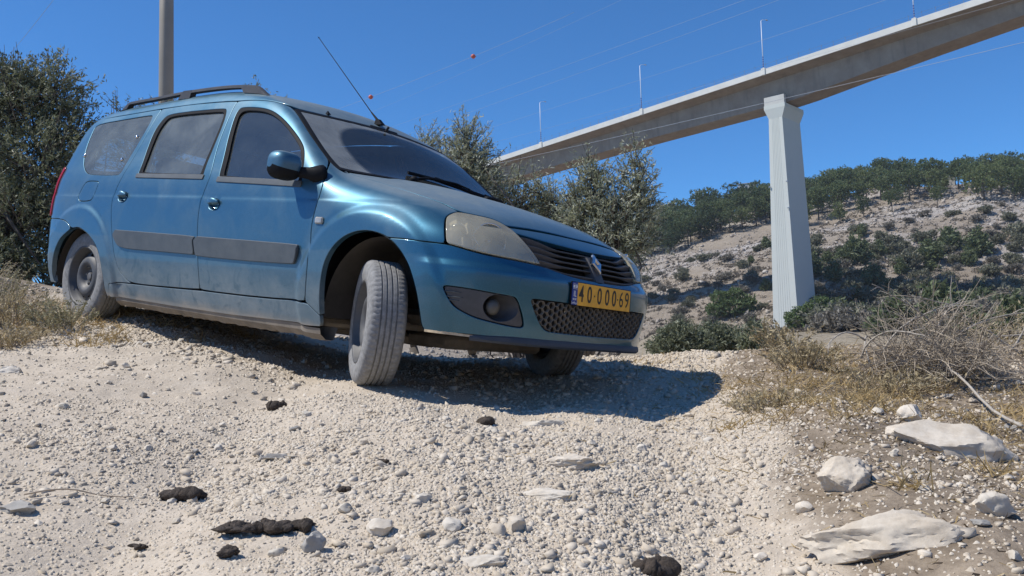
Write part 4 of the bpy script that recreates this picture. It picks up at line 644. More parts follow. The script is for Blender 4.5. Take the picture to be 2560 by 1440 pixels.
def smoothpoly(p,it=2,keep=48.):
    """Chaikin, but sharp corners (turn above keep degrees) only get a small radius"""
    for k in range(it):
        a=np.roll(p,1,0);b=np.roll(p,-1,0);out=[]
        for i in range(len(p)):
            e1=a[i]-p[i];e2=b[i]-p[i];l1=np.hypot(*e1);l2=np.hypot(*e2);ang=math.degrees(math.acos(np.clip(-(e1@e2)/(l1*l2+1e-12),-1,1)))
            if ang>keep:d1=min(.25,.012/l1);d2=min(.25,.012/l2)
            else:d1=d2=.25
            if ang<1.5:out.append(p[i])
            else:out+= [p[i]+e1*d1,p[i]+e2*d2]
        p=np.array(out)
    return p
def resample(p,h):
    q=np.vstack([p,p[:1]]);d=np.hypot(*np.diff(q,axis=0).T);out=[]
    for i in range(len(p)):
        n=max(1,int(round(d[i]/h)));out+= [q[i]+(q[i+1]-q[i])*k/n for k in range(n)]
    out=np.array(out);k=[0]
    for i in range(1,len(out)):
        if np.hypot(*(out[i]-out[k[-1]]))>h*.3:k.append(i)
    return out[k]
def offs(p,d):
    p=ccw(p);e=np.roll(p,-1,0)-p;n=np.c_[e[:,1],-e[:,0]];n/=np.hypot(*n.T)[:,None]+1e-12;m=n+np.roll(n,1,0);l=np.hypot(*m.T);m/=np.maximum(l,.5)[:,None];m/=np.maximum(np.hypot(*m.T),.6)[:,None]
    return p-m*d
def inside(p,q):
    x,y=q[:,0],q[:,1];r=np.zeros(len(q),bool)
    for i in range(len(p)):
        x0,y0=p[i];x1,y1=p[(i+1)%len(p)];c=(y0>y)!=(y1>y)
        r^=c&(x<(x1-x0)*(y-y0)/((y1-y0) if abs(y1-y0)>1e-12 else 1e-12)+x0)
    return r
def segdist(p,q):
    a=p;b=np.roll(p,-1,0);d=np.full(len(q),1e9)
    for i in range(len(a)):
        e=b[i]-a[i];t=np.clip(((q-a[i])@e)/(e@e+1e-15),0,1);d=np.minimum(d,np.hypot(*(q-a[i]-t[:,None]*e).T))
    return d
def cdt(outer,holes,h):
    """triangles of a polygon with holes and a hex grid of inner points; returns V, tris, loops"""
    loops=[resample(ccw(outer),h)]+[resample(ccw(o)[::-1],h) for o in holes];V=[];E=[];idx=[];n=0
    for L in loops:V.append(L);k=len(L);E+=[(n+i,n+(i+1)%k) for i in range(k)];idx.append(np.arange(n,n+k));n+=k
    lo=loops[0].min(0);hi=loops[0].max(0);gy=np.arange(lo[1],hi[1],h*.87);g=np.concatenate([np.c_[np.arange(lo[0]+(k%2)*h/2,hi[0],h),np.full(len(np.arange(lo[0]+(k%2)*h/2,hi[0],h)),y)] for k,y in enumerate(gy)]) if len(gy) else np.zeros((0,2))
    g=g[inside(loops[0],g)]
    for L in loops[1:]:g=g[~inside(L,g)]
    for L in loops:
        if len(g):g=g[segdist(L,g)>h*.55]
    A=np.concatenate(V+[g]);r=delaunay_2d_cdt([Vector(a) for a in A],E,[],0,1e-6,True)
    P=np.array([tuple(v) for v in r[0]]);T=[tuple(f) for f in r[2]];orig=r[3]
    T=np.array([t for t in T if len(t)==3]);c=P[T].mean(1);k=inside(loops[0],c)
    for L in loops[1:]:k&=~inside(L,c)
    T=T[k];a=P[T];s=(a[:,1,0]-a[:,0,0])*(a[:,2,1]-a[:,0,1])-(a[:,2,0]-a[:,0,0])*(a[:,1,1]-a[:,0,1]);T=T[np.abs(s)>1e-10];s=s[np.abs(s)>1e-10];T[s<0]=T[s<0][:,::-1]
    m={}
    for i,o in enumerate(orig):
        for j in o:m[j]=i
    return P,T,[np.array([m[j] for j in L]) for L in idx]
def panel_arrays(m,outer,holes=(),gap=.0025,lip=.014,off=0.,h=.022,bev=.0025,sm=True,mod=None,it=2):
    s=SC[m];o=np.array(outer,float)*s
    if sm:o=smoothpoly(ccw(o),it)
    hs=[smoothpoly(ccw(np.array(q,float)*s),it) if sm else np.array(q,float)*s for q in holes]
    if gap:o=offs(o,gap+bev);hs=[offs(q,-(gap+bev)) for q in hs]
    P,T,L=cdt(o,hs,h);uv=P/s;X=MAPS[m](uv[:,0],uv[:,1]);N=G(X);V=X+N*off
    if mod is not None:V=mod(V,N,uv)
    a=V[T];c=np.cross(a[:,1]-a[:,0],a[:,2]-a[:,0])
    if ((c*N[T].mean(1)).sum(1)).mean()<0:T=T[:,::-1];flip=True
    else:flip=False
    Vs=[V];Ns=[N];F_=[tuple(t) for t in T];n=len(V)
    if lip:
        for li,l in enumerate(L):
            k=len(l);p=V[l];t=np.roll(p,-1,0)-np.roll(p,1,0);t/=np.linalg.norm(t,axis=1)[:,None]+1e-12;nn=N[l];o_=np.cross(t,nn)
            # outward from the panel: check against 2D
            if flip:o_=-o_
            r1=p+o_*bev-nn*bev;r2=r1-nn*lip
            Vs+=[r1,r1-nn*.0005,r2];m1=nn+o_;m1/=np.linalg.norm(m1,axis=1)[:,None];Ns+=[m1,o_,o_]
            for i in range(k):
                j=(i+1)%k;q=[(l[i],l[j],n+j,n+i),(n+i,n+j,n+k+j,n+k+i),(n+k+i,n+k+j,n+2*k+j,n+2*k+i)]
                for f in q:F_.append(f[::-1] if not flip else f)
            n+=3*k
    return np.concatenate(Vs),F_,np.concatenate(Ns)
def flipY(A):
    V,F_,N=A;return V*[1,-1,1],[tuple(f)[::-1] for f in F_],N*[1,-1,1]
def pmesh(name,A,mat):return mesh(name,A[0],A[1],mat,True,A[2])
def pair(name,A,mat,par):
    """right (near) piece and its mirror image on the left; par may be a pair of parents"""
    pr,pl=par if isinstance(par,(tuple,list)) else (par,par)
    return link(name,pmesh(name,A,mat),pr),link(name,pmesh(name,flipY(A),mat),pl)
def mpair(name,mb,mat,par,smooth=False,sharp=None):
    pr,pl=par if isinstance(par,(tuple,list)) else (par,par)
    a=mb.build(name,mat,pr,smooth,sharp);V=np.concatenate(mb.V)*[1,-1,1]
    me=mesh(name,V,[tuple(f)[::-1] for f in mb.F],mat,smooth)
    if sharp:me.set_sharp_from_angle(angle=rad(sharp))
    return a,link(name,me,pl)
# ---- paint and other car materials
def car_paint():
    m=NT('car_paint');g=m.n('ShaderNodeNewGeometry');oc=m.n('ShaderNodeTexCoord');
    z=m.sep(oc.outputs['Object'])[2];vt=m.n('ShaderNodeVectorTransform',vector_type='NORMAL',convert_from='WORLD',convert_to='OBJECT');m.l(g.outputs['Normal'],vt.inputs[0]);nz=m.sep(vt.outputs[0])[2]
    n1=m.noise(3.2,6,.62,dist=.6);n2=m.noise(26,5,.7);n3=m.noise(240,2,.5)
    cxx=m.sep(oc.outputs['Object'])[0];back=m.mapr(cxx,.10,.50,1.,.14,True);low=m.math('MULTIPLY',m.mapr(z,.66,.22,0,1,True),back);band=m.math('MULTIPLY',low,m.mapr(n1,.25,.62,.45,1.))
    edge=m.math('MULTIPLY',m.mapr(m.math('ADD',z,m.math('MULTIPLY',m.noise(4.5,4,.6),.10)),.665,.64,0,.26),back)
    top=m.math('MULTIPLY',m.math('MULTIPLY',m.mapr(nz,.70,.97,0,1,True),m.mapr(n1,.2,.8,.50,.72)),m.mapr(cxx,.0,.7,1.,.62,True))
    d=m.math('MAXIMUM',m.math('MAXIMUM',m.math('MULTIPLY',band,.80),edge),top);d=m.math('MAXIMUM',d,m.math('MULTIPLY',m.mapr(n1,.40,.75,.12,.30),back))  # real dust, also thickened to lighten sunlit sides and thinned over the shaded nose
    d=m.math('MINIMUM',m.math('MULTIPLY',d,m.mapr(n2,.2,.8,.9,1.1)),.92)
    cx=m.sep(oc.outputs['Object'])
    base=m.mix(m.mapr(n3,.3,.7),(.011,.092,.158),(.018,.125,.205))
    dust=m.mix(n2,(.20,.225,.235),(.29,.31,.315))
    mud=m.math('MULTIPLY',m.math('MULTIPLY',m.mapr(z,.255,.20,0,.9,True),m.mapr(n1,.2,.6,.6,1.)),m.mapr(cxx,.30,.36,1,0))
    sm_=m.mapr(m.noise(7,5,.6,dist=1.5),.56,.66,0,.55);sm_=m.math('MULTIPLY',sm_,m.mapr(z,.60,.50,0,1));dust=m.mix(sm_,dust,(.085,.11,.13))
    dust=m.mix(mud,dust,(.36,.305,.24));d=m.math('MAXIMUM',d,mud)
    m.set(Base_Color=m.mix(d,base,dust),Metallic=m.mapr(d,0,.8,.78,.0),Roughness=m.mapr(d,0,.7,.35,.75));m.b.inputs['Coat Weight'].default_value=.0
    m.l(m.mapr(d,.1,.6,.75,0.),m.b.inputs['Coat Weight']);m.b.inputs['Coat Roughness'].default_value=.06
    return m.m
PAINT=car_paint()
def dusty(name,col,dust,amt=.5,rough=.6,scale=14,zlow=None,metal=0.):
    m=NT(name);n=m.noise(scale,6,.65);f=m.mapr(n,.3,.75,amt*.4,amt)
    if zlow:
        z=m.sep(m.coord())[2];f=m.math('MAXIMUM',f,m.math('MULTIPLY',m.mapr(z,zlow[0],zlow[1],0,.95,True),m.mapr(n,.2,.6,.6,1)))
    m.set(Base_Color=m.mix(f,col,dust),Roughness=m.mapr(f,0,1,rough,.9),Metallic=metal);return m.m
TRIM=dusty('grey_plastic',(.028,.038,.048),(.155,.18,.20),.42,.5,9)
BLACK=dusty('black_plastic',(.007,.008,.010),(.07,.07,.075),.14,.55,18)
BLACK.node_tree.nodes['Principled BSDF'].inputs['Specular IOR Level'].default_value=.07
RAIL=dusty('rail_plastic',(.018,.02,.024),(.14,.14,.15),.35,.5,18)
GRILLE=dusty('grille_plastic',(.018,.02,.026),(.2,.2,.21),.34,.42,20)

RUBBER=dusty('tyre_rubber',(.05,.05,.052),(.37,.37,.365),.80,.85,45)
STEEL=dusty('wheel_steel',(.045,.048,.055),(.20,.198,.195),.5,.45,16,metal=.2)
UNDER=dusty('underbody_mud',(.05,.045,.04),(.36,.31,.25),.8,.9,8)
MUD=dusty('dried_mud_sill',(.10,.16,.21),(.46,.39,.31),.75,.9,10,zlow=(.265,.20))
CHROME=plain('chrome',(.62,.64,.66),.14,1.)
def glass_dirty(name,tint,dustcol,base,amp,scale,extra=None):
    m=NT(name);t=m.t;n=m.noise(scale,7,.68,dist=.8);n2=m.noise(scale*.35,4,.6,dist=1.2);f=m.math('MULTIPLY',m.mapr(n,.25,.8,.65,1.2),m.mapr(n2,.3,.7,base,base+amp))
    if extra:f=extra(m,f)
    m.b.inputs['Roughness'].default_value=.6;m.set(Base_Color=dustcol)
    tr=m.n('ShaderNodeBsdfTransparent');tr.inputs[0].default_value=tint+(1,)
    gl=m.n('ShaderNodeBsdfGlossy');gl.inputs['Roughness'].default_value=.045;fr0=m.n('ShaderNodeFresnel');fr0.inputs[0].default_value=1.52;fr=m.n('ShaderNodeMath',operation='MAXIMUM');m.l(fr0.outputs[0],fr.inputs[0]);fr.inputs[1].default_value=.19
    a=m.n('ShaderNodeMixShader');m.l(fr.outputs[0],a.inputs[0]);m.l(tr.outputs[0],a.inputs[1]);m.l(gl.outputs[0],a.inputs[2])
    b=m.n('ShaderNodeMixShader');m.l(f,b.inputs[0]);m.l(a.outputs[0],b.inputs[1]);m.l(m.b.outputs[0],b.inputs[2]);m.l(b.outputs[0],m.out.inputs[0]);return m.m
GLASS_F=glass_dirty('dusty_glass_front',(.45,.60,.66),(.18,.24,.28),.07,.07,5.)
GLASS_R=glass_dirty('dusty_glass_rear',(.62,.72,.72),(.24,.29,.30),.20,.18,7.)
def _wsmask(m,f):
    s=m.sep(m.coord());y=s[1];x=s[0]
    # rounded area of the windscreen where the pale layer thins out
    a=m.math('SUBTRACT',x,m.math('MULTIPLY',m.math('ABSOLUTE',y),-.18))
    d1=m.mapr(y,-.50,-.47,1,0,True);r=m.math('ADD',m.math('POWER',m.math('DIVIDE',m.math('ADD',x,.45),.43),4.),m.math('POWER',m.math('DIVIDE',m.math('SUBTRACT',y,.12),.66),4.))
    k=m.mapr(r,.85,1.1,.12,1,True)
    return m.math('MULTIPLY',f,k)
GLASS_W=glass_dirty('windscreen_glass',(.80,.88,.88),(.34,.36,.35),.40,.22,6.,_wsmask)
LENS=glass_dirty('headlamp_cover',(.96,.95,.90),(.80,.73,.52),.26,.12,5.)
CLEAR=glass_dirty('clear_lens',(.9,.9,.88),(.6,.6,.58),.35,.2,20.)
RED=plain('red_lens',(.35,.015,.03),.2)
INT=plain('seat_fabric',(.045,.048,.052),.9,noise=30)
DASH=plain('dashboard_plastic',(.02,.021,.023),.7)
CREAM=plain('cream_plastic',(.55,.52,.46),.6)
# ---- root
CARM=Matrix(((0.770097158,0.621840871,0.142352725,-.246810687),(-0.620479063,0.781979752,-0.059273936,5.016790615),(-0.148175905,-0.042680196,0.988039626,-.066860679),(0,0,0,1)))
car=empty('estate_car',mw=CARM)
tag(car,'dusty metallic blue estate car parked nose down on the gravel slope, front wheels turned','car')
U=uvo
# ---- outlines in the side projection
wsN=U('ws_edge_near','S');seamF=U('door_seam_F','S');botF=U('door_bottom_F','S');Bs=U('B_seam','S');topF=U('door_top_F','S')
botR=U('door_bottom_R','S');upR=U('door_rear_up','S');upR[3:]=to('S',mapS(np.array([-2.478,-2.448,-2.448]),upR[3:,1]));drip=U('drip','S');archF=U('arch_F','S');archR=U('arch_R','S')
winF=U('win_F','S');winFi=U('win_F_in','S');winR=U('win_R','S');winRi=U('win_R_in','S');winQ=U('win_Q','S')
wsTop=wsN[:-1];wsTop[0]=topF[-1]
doorF=cat(seamF,botF[1:],Bs[1:],topF[1:],wsTop[1:])
# the rear door's upper corner meets the drip line
dripx=lambda x:np.interp(-x,-drip[:,0],drip[:,1])
upR=np.vstack([upR,[[-2.447,dripx(-2.447)]]])
doorR=cat(Bs,np.array([[x,dripx(x)] for x in (-1.8,-2.1,-2.35)]),upR[::-1],botR[::-1][1:-1])
hb=U('handles','S')
def hole(c):
    a=np.linspace(0,2*np.pi,25)[:-1];return np.c_[c[0]+.054*np.cos(a),c[1]+.033/.86*np.sin(a)]
A_F=panel_arrays('S',doorF,[winF,hole(hb[1])],it=2);A_R=panel_arrays('S',doorR,[winR,hole(hb[0])],it=2)
fd=pair('front_door',A_F,PAINT,car);rd=pair('rear_door',A_R,PAINT,car)
def ring(outer,inner,off,lip,mat,name,par,m='S'):
    return pair(name,panel_arrays(m,outer,[inner],gap=-.001,lip=lip,off=off,h=.014,bev=.003),mat,par)
ring(winF,winFi,.001,.02,BLACK,'window_seal',fd);ring(winR,winRi,.001,.02,BLACK,'window_seal',rd)
gf=pair('window_glass',panel_arrays('S',winFi,gap=0,lip=0,off=-.012,h=.04),GLASS_F,fd)
gr=pair('window_glass',panel_arrays('S',winRi,gap=0,lip=0,off=-.012,h=.04),GLASS_R,rd)
# belt strips under the windows
def strip_under(win,w0,w1,par):
    i0,i1=win
    p=np.array([i0,i1,(i1[0],i1[1]-w1),(i0[0],i0[1]-w0)]);pair('belt_strip',panel_arrays('S',p,gap=0,lip=.012,off=.007,h=.02,bev=.002,sm=False),TRIM,par)
strip_under((winF[0]+[-.008,.012],winF[-1]+[.004,.022]),.034,.034,fd);strip_under((winR[0]+[-.008,.010],winR[-1]+[.012,.016]),.030,.030,rd)
# side mouldings
def bulge(h0):
    def f(V,N,uv):return V+N*h0
    return f
mF=U('mould_F','S');mR=U('mould_R','S')
def mould(V,N,uv):
    z=V[:,2];o=np.interp(z,[.50,.515,.592,.612,.622],[.010,.014,.024,.009,.004]);return V+N*o[:,None]
pair('side_moulding',panel_arrays('S',mF,gap=.001,lip=.014,off=0,h=.010,bev=.004,it=2,mod=mould),TRIM,fd)
pair('side_moulding',panel_arrays('S',mR,gap=.001,lip=.014,off=0,h=.010,bev=.004,it=2,mod=mould),TRIM,rd)
# handles: cup and painted grip
def handle(c,par,w=.110,hh=.072):
    P=mapS(np.array([c[0]]),np.array([c[1]]))[0];n=G(P[None])[0];ex=np.array([1,0,0])-n*n[0];ex/=np.linalg.norm(ex);ez=np.cross(ex,n);ez*=np.sign(ez[2])
    b=MB();a=np.linspace(0,2*np.pi,25)[:-1]
    def rg(rx,rz,d):return P+np.outer(np.cos(a)*rx,ex)+np.outer(np.sin(a)*rz,ez)+n*d
    b.loft([rg(.0575,.0365,.0015),rg(.054,.033,.0005),rg(.050,.030,-.008),rg(.040,.024,-.020),rg(.02,.012,-.026),rg(.002,.001,-.027)],cap=False)
    mpair('handle_cup',b,PAINT,par,True)
    b=MB();rings=[]
    for t in np.linspace(0,1,14):
        x=(t-.5)*w*.98;e=math.sin(np.pi*min(max(t,.04),.96));cc=P+ex*x+n*(.004+.020*e**.6)+ez*(.012+.004*e);rh=.017*e**.4+.002
        rings.append([cc+ez*math.cos(q)*rh+n*math.sin(q)*.007 for q in np.linspace(0,2*np.pi,13)[:-1]])
    b.loft(rings);mpair('door_handle',b,PAINT,par,True)
hb=U('handles','S');handle(hb[0],rd);handle(hb[1],fd)
# ---- quarter panel
XQ=-3.42
zq=[.95,.85,.75];phi_top=math.atan2(1.462-ZA,.61)
phis=np.linspace(math.atan2(.68-ZA,.85),dripx(-3.4)+.02,14)
rearEdge=np.c_[np.full(14,XQ),phis]
rb=U('rbump_seam','S');sillc=U('sill_crease','S');
aR=archR[::-1]                       # from rear-low over the top to front-low
k=int(np.argmin(np.hypot(*(aR-rb[-1]).T)));aR2=aR[k:];kR=k
doorRearLine=cat(botR[::-1][::-1],upR[1:])      # bottom front ... up to the roof
quarter=cat(aR2,np.array([[-2.50,-.62]]),sillc[0][None],botR[2:],upR[1:],np.array([[x,dripx(x)] for x in (-2.6,-2.9,-3.2)]),rearEdge[::-1],rb)
fuel=U('fuel','S')
qp=pair('quarter_panel',panel_arrays('S',quarter,[winQ,fuel],h=.0145),PAINT,car)
pair('fuel_flap',panel_arrays('S',fuel,gap=.0025,lip=.006,h=.03),PAINT,qp)
pair('quarter_window',panel_arrays('S',winQ,gap=.001,lip=.006,off=-.003,h=.04),GLASS_R,qp)
# dark printed border round the quarter glass
qi=offs(smoothpoly(ccw(winQ*SC['S']),2),.03)/SC['S']
pair('glass_border',panel_arrays('S',winQ,[qi],gap=0.0,lip=0,off=-.006,h=.02,sm=False),BLACK,qp)
# ---- sill
sl=U('sill_low','S')
sill=cat(np.array([[-2.50,-.60]]),sillc[0][None]+[0,.002],botR[1:2]+[0,-.004],botF[::-1][:]+[0,-.004],[(-.40,-.478)],[(-.318,-.53)],archF[0][None]+[-.002,0],[(-.318,-.59)],sl[sl[:,0]<-.33][::-1])
sp=pair('sill_panel',panel_arrays('S',sill,gap=.0015,lip=.02),MUD if False else PAINT,car)
def sillmod(V,N,uv):return V
b=MB()   # muddy flange below the sill, ragged
xs=np.linspace(-2.42,-.335,60);r_=np.random.default_rng(3)
rr=[];
for i,x in enumerate(xs):
    q=xyz(m='S',p=[(x,-.605)])[0];d=.045+.012*r_.random()
    rr.append([q+[0,.004,.01],q+[0,.012,-.02],q+[0,.05,-d],q+[0,.10,-d],q+[0,.12,.02]])
b.loft(rr,closed=False,cap=False);mpair('sill_flange',b,UNDER,sp,False)
# ---- fender
bt=U('bump_top','F');headF=U('head','F');bm=xyz(m='F',p=bt)
btS=to('S',bm[:4]);hdS=to('S',xyz('head'));hoS=to('S',xyz('hood_edge'));wl=to('S',xyz('ws_edge_low'))
ka=int(np.argmin(np.hypot(*(archF-btS[0]).T)))
fender=cat(seamF,[(-.40,-.478)],[(-.318,-.53)],archF[:ka+1],btS[:4],hdS[5:0:-1],hdS[0:1],hoS[::-1],wl[::-1][1:-1])
FENDER=fender
fp=pair('front_fender',panel_arrays('S',fender,h=.0135),PAINT,car)
# arch lip: rolled edge round the wheel opening
def archlip(arch,par):
    P=xyz(m='S',p=arch);P=P[np.r_[True,np.hypot(*np.diff(P[:,[0,2]],axis=0).T)>.005]]
    t=np.linspace(0,len(P)-1,60);P=np.c_[[np.interp(t,np.arange(len(P)),P[:,j]) for j in range(3)]].T
    for _ in range(3):P[1:-1]=.25*P[:-2]+.5*P[1:-1]+.25*P[2:]
    n=G(P);rr=[[p-nn*.001,p-nn*.012,p-nn*.03] for p,nn in zip(P,n)]
    b=MB();b.loft(rr,closed=False,cap=False);return b
# side repeater
sr=U('side_rep','S')[0];P=mapS(np.array([sr[0]]),np.array([sr[1]]))[0]
b=MB();b.box(P+[0,-.004,0],(.062,.016,.036),bev=.007);mpair('side_repeater',b,CLEAR,fp)
# ---- bumper (front)
def sym(h):   # near half outline in F/T(mirror on first coord for F, second for T)
    return h
def fullF(half):   # half runs from the side to the centre; mirror in u
    h=np.array(half);return h,np.c_[-h[::-1,0],h[::-1,1]]
aFF=to('F',xyz(m='S',p=archF[ka:]))     # arch from bumper seam down
low=U('bump_low','F')
topB=bt.copy();topB[-1]=(0,.588);topB=topB[topB[:,0]<=0]
lowB=cat(low[1:],[(-.22,.262),(0,.262)])
halfT=topB;halfL=cat(aFF[1:],lowB)
tl,tr_=fullF(halfT);ll,lr=fullF(halfL)
bump=cat(tl,tr_[1:],lr[::-1][:0] if False else np.c_[-halfL[:,0],halfL[:,1]],halfL[::-1][1:])
fog=U('fogbez','F');fogM=np.c_[-fog[:,0],fog[:,1]]
lg=U('lowgr','F');lgh=lg[[0,1,2,3,4]];lgh=cat([(-.0001,.457)],[(lg[-1][0],.461)],lgh,[(0,.315)])
lgfull=cat(lgh[1:-1],[(0,.315)],np.c_[-lgh[1:-1,0],lgh[1:-1,1]][::-1],[(0,.457)])
fbump=link('front_bumper',pmesh('front_bumper',panel_arrays('F',bump,[fog,fogM,lgfull],h=.018,lip=.02),PAINT),car)
tw=U('tow','F')
link('tow_cover',pmesh('tow_cover',panel_arrays('F',tw,gap=.0,lip=.003,off=.0022,h=.03),PAINT),fbump)
# fog bezel panels with a round recess
fr=xyz('fogrec');fc=fr[0]
u0,z0=to('F',fc[None])[0];a=np.linspace(0,2*np.pi,29)[:-1]
rx=.071/.86;circ=np.c_[u0+rx*np.cos(a)*1.0,z0+.062*np.sin(a)]
fb=pair('fog_lamp_bezel',panel_arrays('F',fog,[circ],gap=.0015,lip=.02,off=-.008,h=.02),TRIM if False else GRILLE,fbump)
C3=mapF(circ[:,0],circ[:,1]);n0=G(fc[None])[0];fwd=np.array([1,0,0.]);b=MB()
cen=C3.mean(0);rings=[C3-n0*.010,(C3-cen)*.93+cen-fwd*.03-n0*.01,(C3-cen)*.80+cen-fwd*.075+np.array([0,.012,0]),(C3-cen)*.1+cen-fwd*.082+np.array([0,.012,0])]
b.loft(rings,cap=False);mpair('fog_lamp_recess',b,GRILLE,fb,True)
b=MB();b.ell(cen+np.array([-.048,-.006,0]),(.032,.034,.038),20,12);mpair('fog_lamp',b,dusty('fog_lamp_glass',(.05,.05,.048),(.16,.15,.13),.5,.25,20),fb,True)
# ribs on the outer end of the bezel
for k,(za,ua,ub) in enumerate([(.452,-.945,-.86),(.430,-.935,-.85),(.414,-.93,-.865)]):
    b=MB();q=mapF(np.linspace(ua,ub,6),np.full(6,za));b.tube(q+G(q)*-.006,[.002,.0035,.003,.0025,.002,.001],5);mpair('bezel_rib',b,TRIM,fb,True)
# lower grille: honeycomb
b=MB();gr_=ccw(offs(smoothpoly(ccw(lgfull*SC['F']),2),-.002))
hx=.0185;pts=[]
def hexseg(c):
    return [(c+hx*np.array([math.cos(t),math.sin(t)]),c+hx*np.array([math.cos(t+math.pi/3),math.sin(t+math.pi/3)])) for t in np.arange(3)*math.pi/3]
lo=gr_.min(0);hi=gr_.max(0);ns=0
for i in range(int((hi[0]-lo[0])/(hx*1.5))+2):
    for j in range(int((hi[1]-lo[1])/(hx*1.732))+2):
        c=np.array([lo[0]+i*hx*1.5,lo[1]+(j+.5*(i%2))*hx*1.732])
        for p,q in hexseg(c):
            if inside(gr_,np.array([(p+q)/2]))[0]:
                P2=mapF(np.array([p[0],q[0]])/.86,np.array([p[1],q[1]]))-np.array([.012,0,0]);d=P2[1]-P2[0];L_=np.linalg.norm(d);d/=L_;u=np.cross(d,[1,0,0]);u/=np.linalg.norm(u)
                w=u*.0017;f=np.array([1,0,0])*.007;V=[]
                for e in P2:V+=[e-w-f,e+w-f,e+w*.7+f,e-w*.7+f]
                b.add(V,[(0,1,5,4),(1,2,6,5),(2,3,7,6),(3,0,4,7)]);ns+=1
hc=b.build('honeycomb_grille',dusty('honeycomb_plastic',(.05,.047,.044),(.30,.26,.21),.75,.6,12),fbump)
tag(hc,kind='stuff')
link('grille_backing',pmesh('grille_backing',panel_arrays('F',lgfull,gap=-.01,lip=0,off=-.07,h=.04),DARK),fbump)
# lower lip (splitter)
us=np.linspace(-.80,.80,41);rr=[]
for u_ in us:
    q=mapF(np.array([u_,u_]),np.array([.262,.285]));n=G(q[:1])[0];n[2]=0;n/=np.linalg.norm(n);e=1-abs(u_)/.80;k=.009*min(1,e*6)
    k*=1.;ht=.25+.75*min(1,e*4);rr.append([q[0]+[0,0,.023*ht]+n*.001,q[0]+n*(.002+k)+[0,0,.012*ht],q[0]+n*(.004+k*1.1)+[0,0,-.010],q[0]+n*(k*.6)+[0,0,-.020],q[0]-n*.07+[0,0,-.020],q[0]-n*.07])
b=MB();b.loft(rr);b.build('bumper_lip',dusty('lip_plastic',(.012,.022,.04),(.12,.13,.15),.3,.5,12),fbump,True,35)
# scrape marks of bare plastic at the lower corner
us=np.linspace(-1.02,-.78,24);r_=np.random.default_rng(5);b=MB();rr=[]
q=mapF(us,np.full(24,.262));
for i in range(24):
    t=i/23;w=.006+.007*(1-t)*r_.random()+.022*math.exp(-((i-2)/1.6)**2);rr.append([q[i]+G(q[i:i+1])[0]*.0022+[0,0,-.004],q[i]+G(q[i:i+1])[0]*.0022+[0,0,w]])
b.loft(rr,closed=False,cap=False);b.build('scrape_mark',plain('bare_plastic',(.50,.40,.27),.8,noise=40),fbump)
# ---- headlamps
lamp=offs(smoothpoly(ccw(headF*SC['F']),2),0)/SC['F']
bulgeL=lambda V,N,uv:V+N*(.012*np.minimum(segdist(lamp*SC['F'],uv*SC['F'])/.05,1)**.6)[:,None]
lampH=panel_arrays('F',headF,gap=.003,lip=.02,off=.0,h=.016,bev=.004,mod=bulgeL)
hp=[empty('headlamp'),empty('headlamp')]
for e in hp:e.parent=car
pair('lamp_cover',lampH,LENS,hp)
# housing bowl behind
V0,F0,N0=panel_arrays('F',headF,gap=.004,lip=0,off=0,h=.03)
cl=xyz(m='F',p=headF).mean(0)
def bowl(V,N,uv):
    d=segdist(lamp*SC['F'],uv*SC['F']);return V-N*(.010+.055*np.minimum(d/.045,1)[:,None])
HOUS=dusty('lamp_housing',(.46,.42,.30),(.56,.51,.38),.6,.45,9)
pair('lamp_housing',panel_arrays('F',headF,gap=.004,lip=0,off=0,h=.018,mod=bowl),HOUS,hp)
SILV=plain('reflector',(.70,.69,.66),.22,.9)
b=MB()   # main reflector: shallow dish facing forward
rc=np.array([.545,-.600,.705]);prof=[(.012,-.065),(.03,-.055),(.055,-.036),(.074,-.010),(.082,.004),(.087,.004),(.084,-.012)]
b.lathe(prof,32,'x',(0,0,0));V=np.concatenate(b.V)@rot('z',-.45).T+rc;b.V=[V]
mpair('main_reflector',b,SILV,hp,True)
b=MB();b.tube([rc+[-.03,.01,0],rc+[.006,-.002,0]],[.009,.007],10);mpair('bulb',b,CHROME,hp,True)
b=MB();rc2=np.array([.425,-.685,.735]);b.lathe([(.008,-.03),(.022,-.02),(.032,-.004),(.035,.004),(.038,.0)],24,'x',(0,0,0));b.V=[np.concatenate(b.V)@rot('z',-.9).T+rc2];mpair('indicator_reflector',b,SILV,hp,True)
# chrome rib between indicator and main lamp
b=MB();q=mapF(np.array([-.86,-.845,-.84,-.825,-.80]),np.array([.80,.775,.745,.71,.675]));b.tube(q-G(q)*.016,[.004,.007,.006,.006,.004],8);mpair('reflector_rib',b,SILV,hp,True)
# ---- hood and trim strip
def T_of(P):return P[:,:2]
hf=xyz('hood_front')[:3];hf=np.vstack([hf,[[.592,0,.80]]]);htop=xyz('hoodT');hed=xyz('hood_edge');hr=xyz('hood_rear')
hl=np.vstack([hed[:8] if False else hed[hed[:,0]<.30],htop[0:1]*[1,1,1],htop[1:],hf[1:]])[:,:2]
yr=np.array([(-.395,-.700),(-.36,-.60),(-.315,-.45),(-.28,-.25),(-.265,0)])
hrp=hr[:, :2];hrp=hrp[hrp[:,1]<-.05]
half=np.vstack([yr[::-1],hl[1:]])
hood=cat(half,(half*[1,-1])[::-1][1:-1])
def hoodmod(V,N,uv):
    # shallow raised centre with a crease running to the nose
    y=np.abs(V[:,1]);w=.36+.16*np.clip(-V[:,0]*.9+.3,0,1);return V+N*(.006*_ss(w+.03,w-.03,y)*_ss(.60,.45,V[:,0]))[:,None]
hd=link('bonnet',pmesh('bonnet',panel_arrays('T',hood,h=.02,lip=.016,mod=hoodmod),PAINT),car)
hfF=U('hood_front','F')[:3];tlF=U('trim_low','F')[:4]
trim=cat([(-.715,.792)],hfF[1:],[(0,.803)]);trim2=cat([(-.70,.778)],tlF[0:],[(0,.733)])
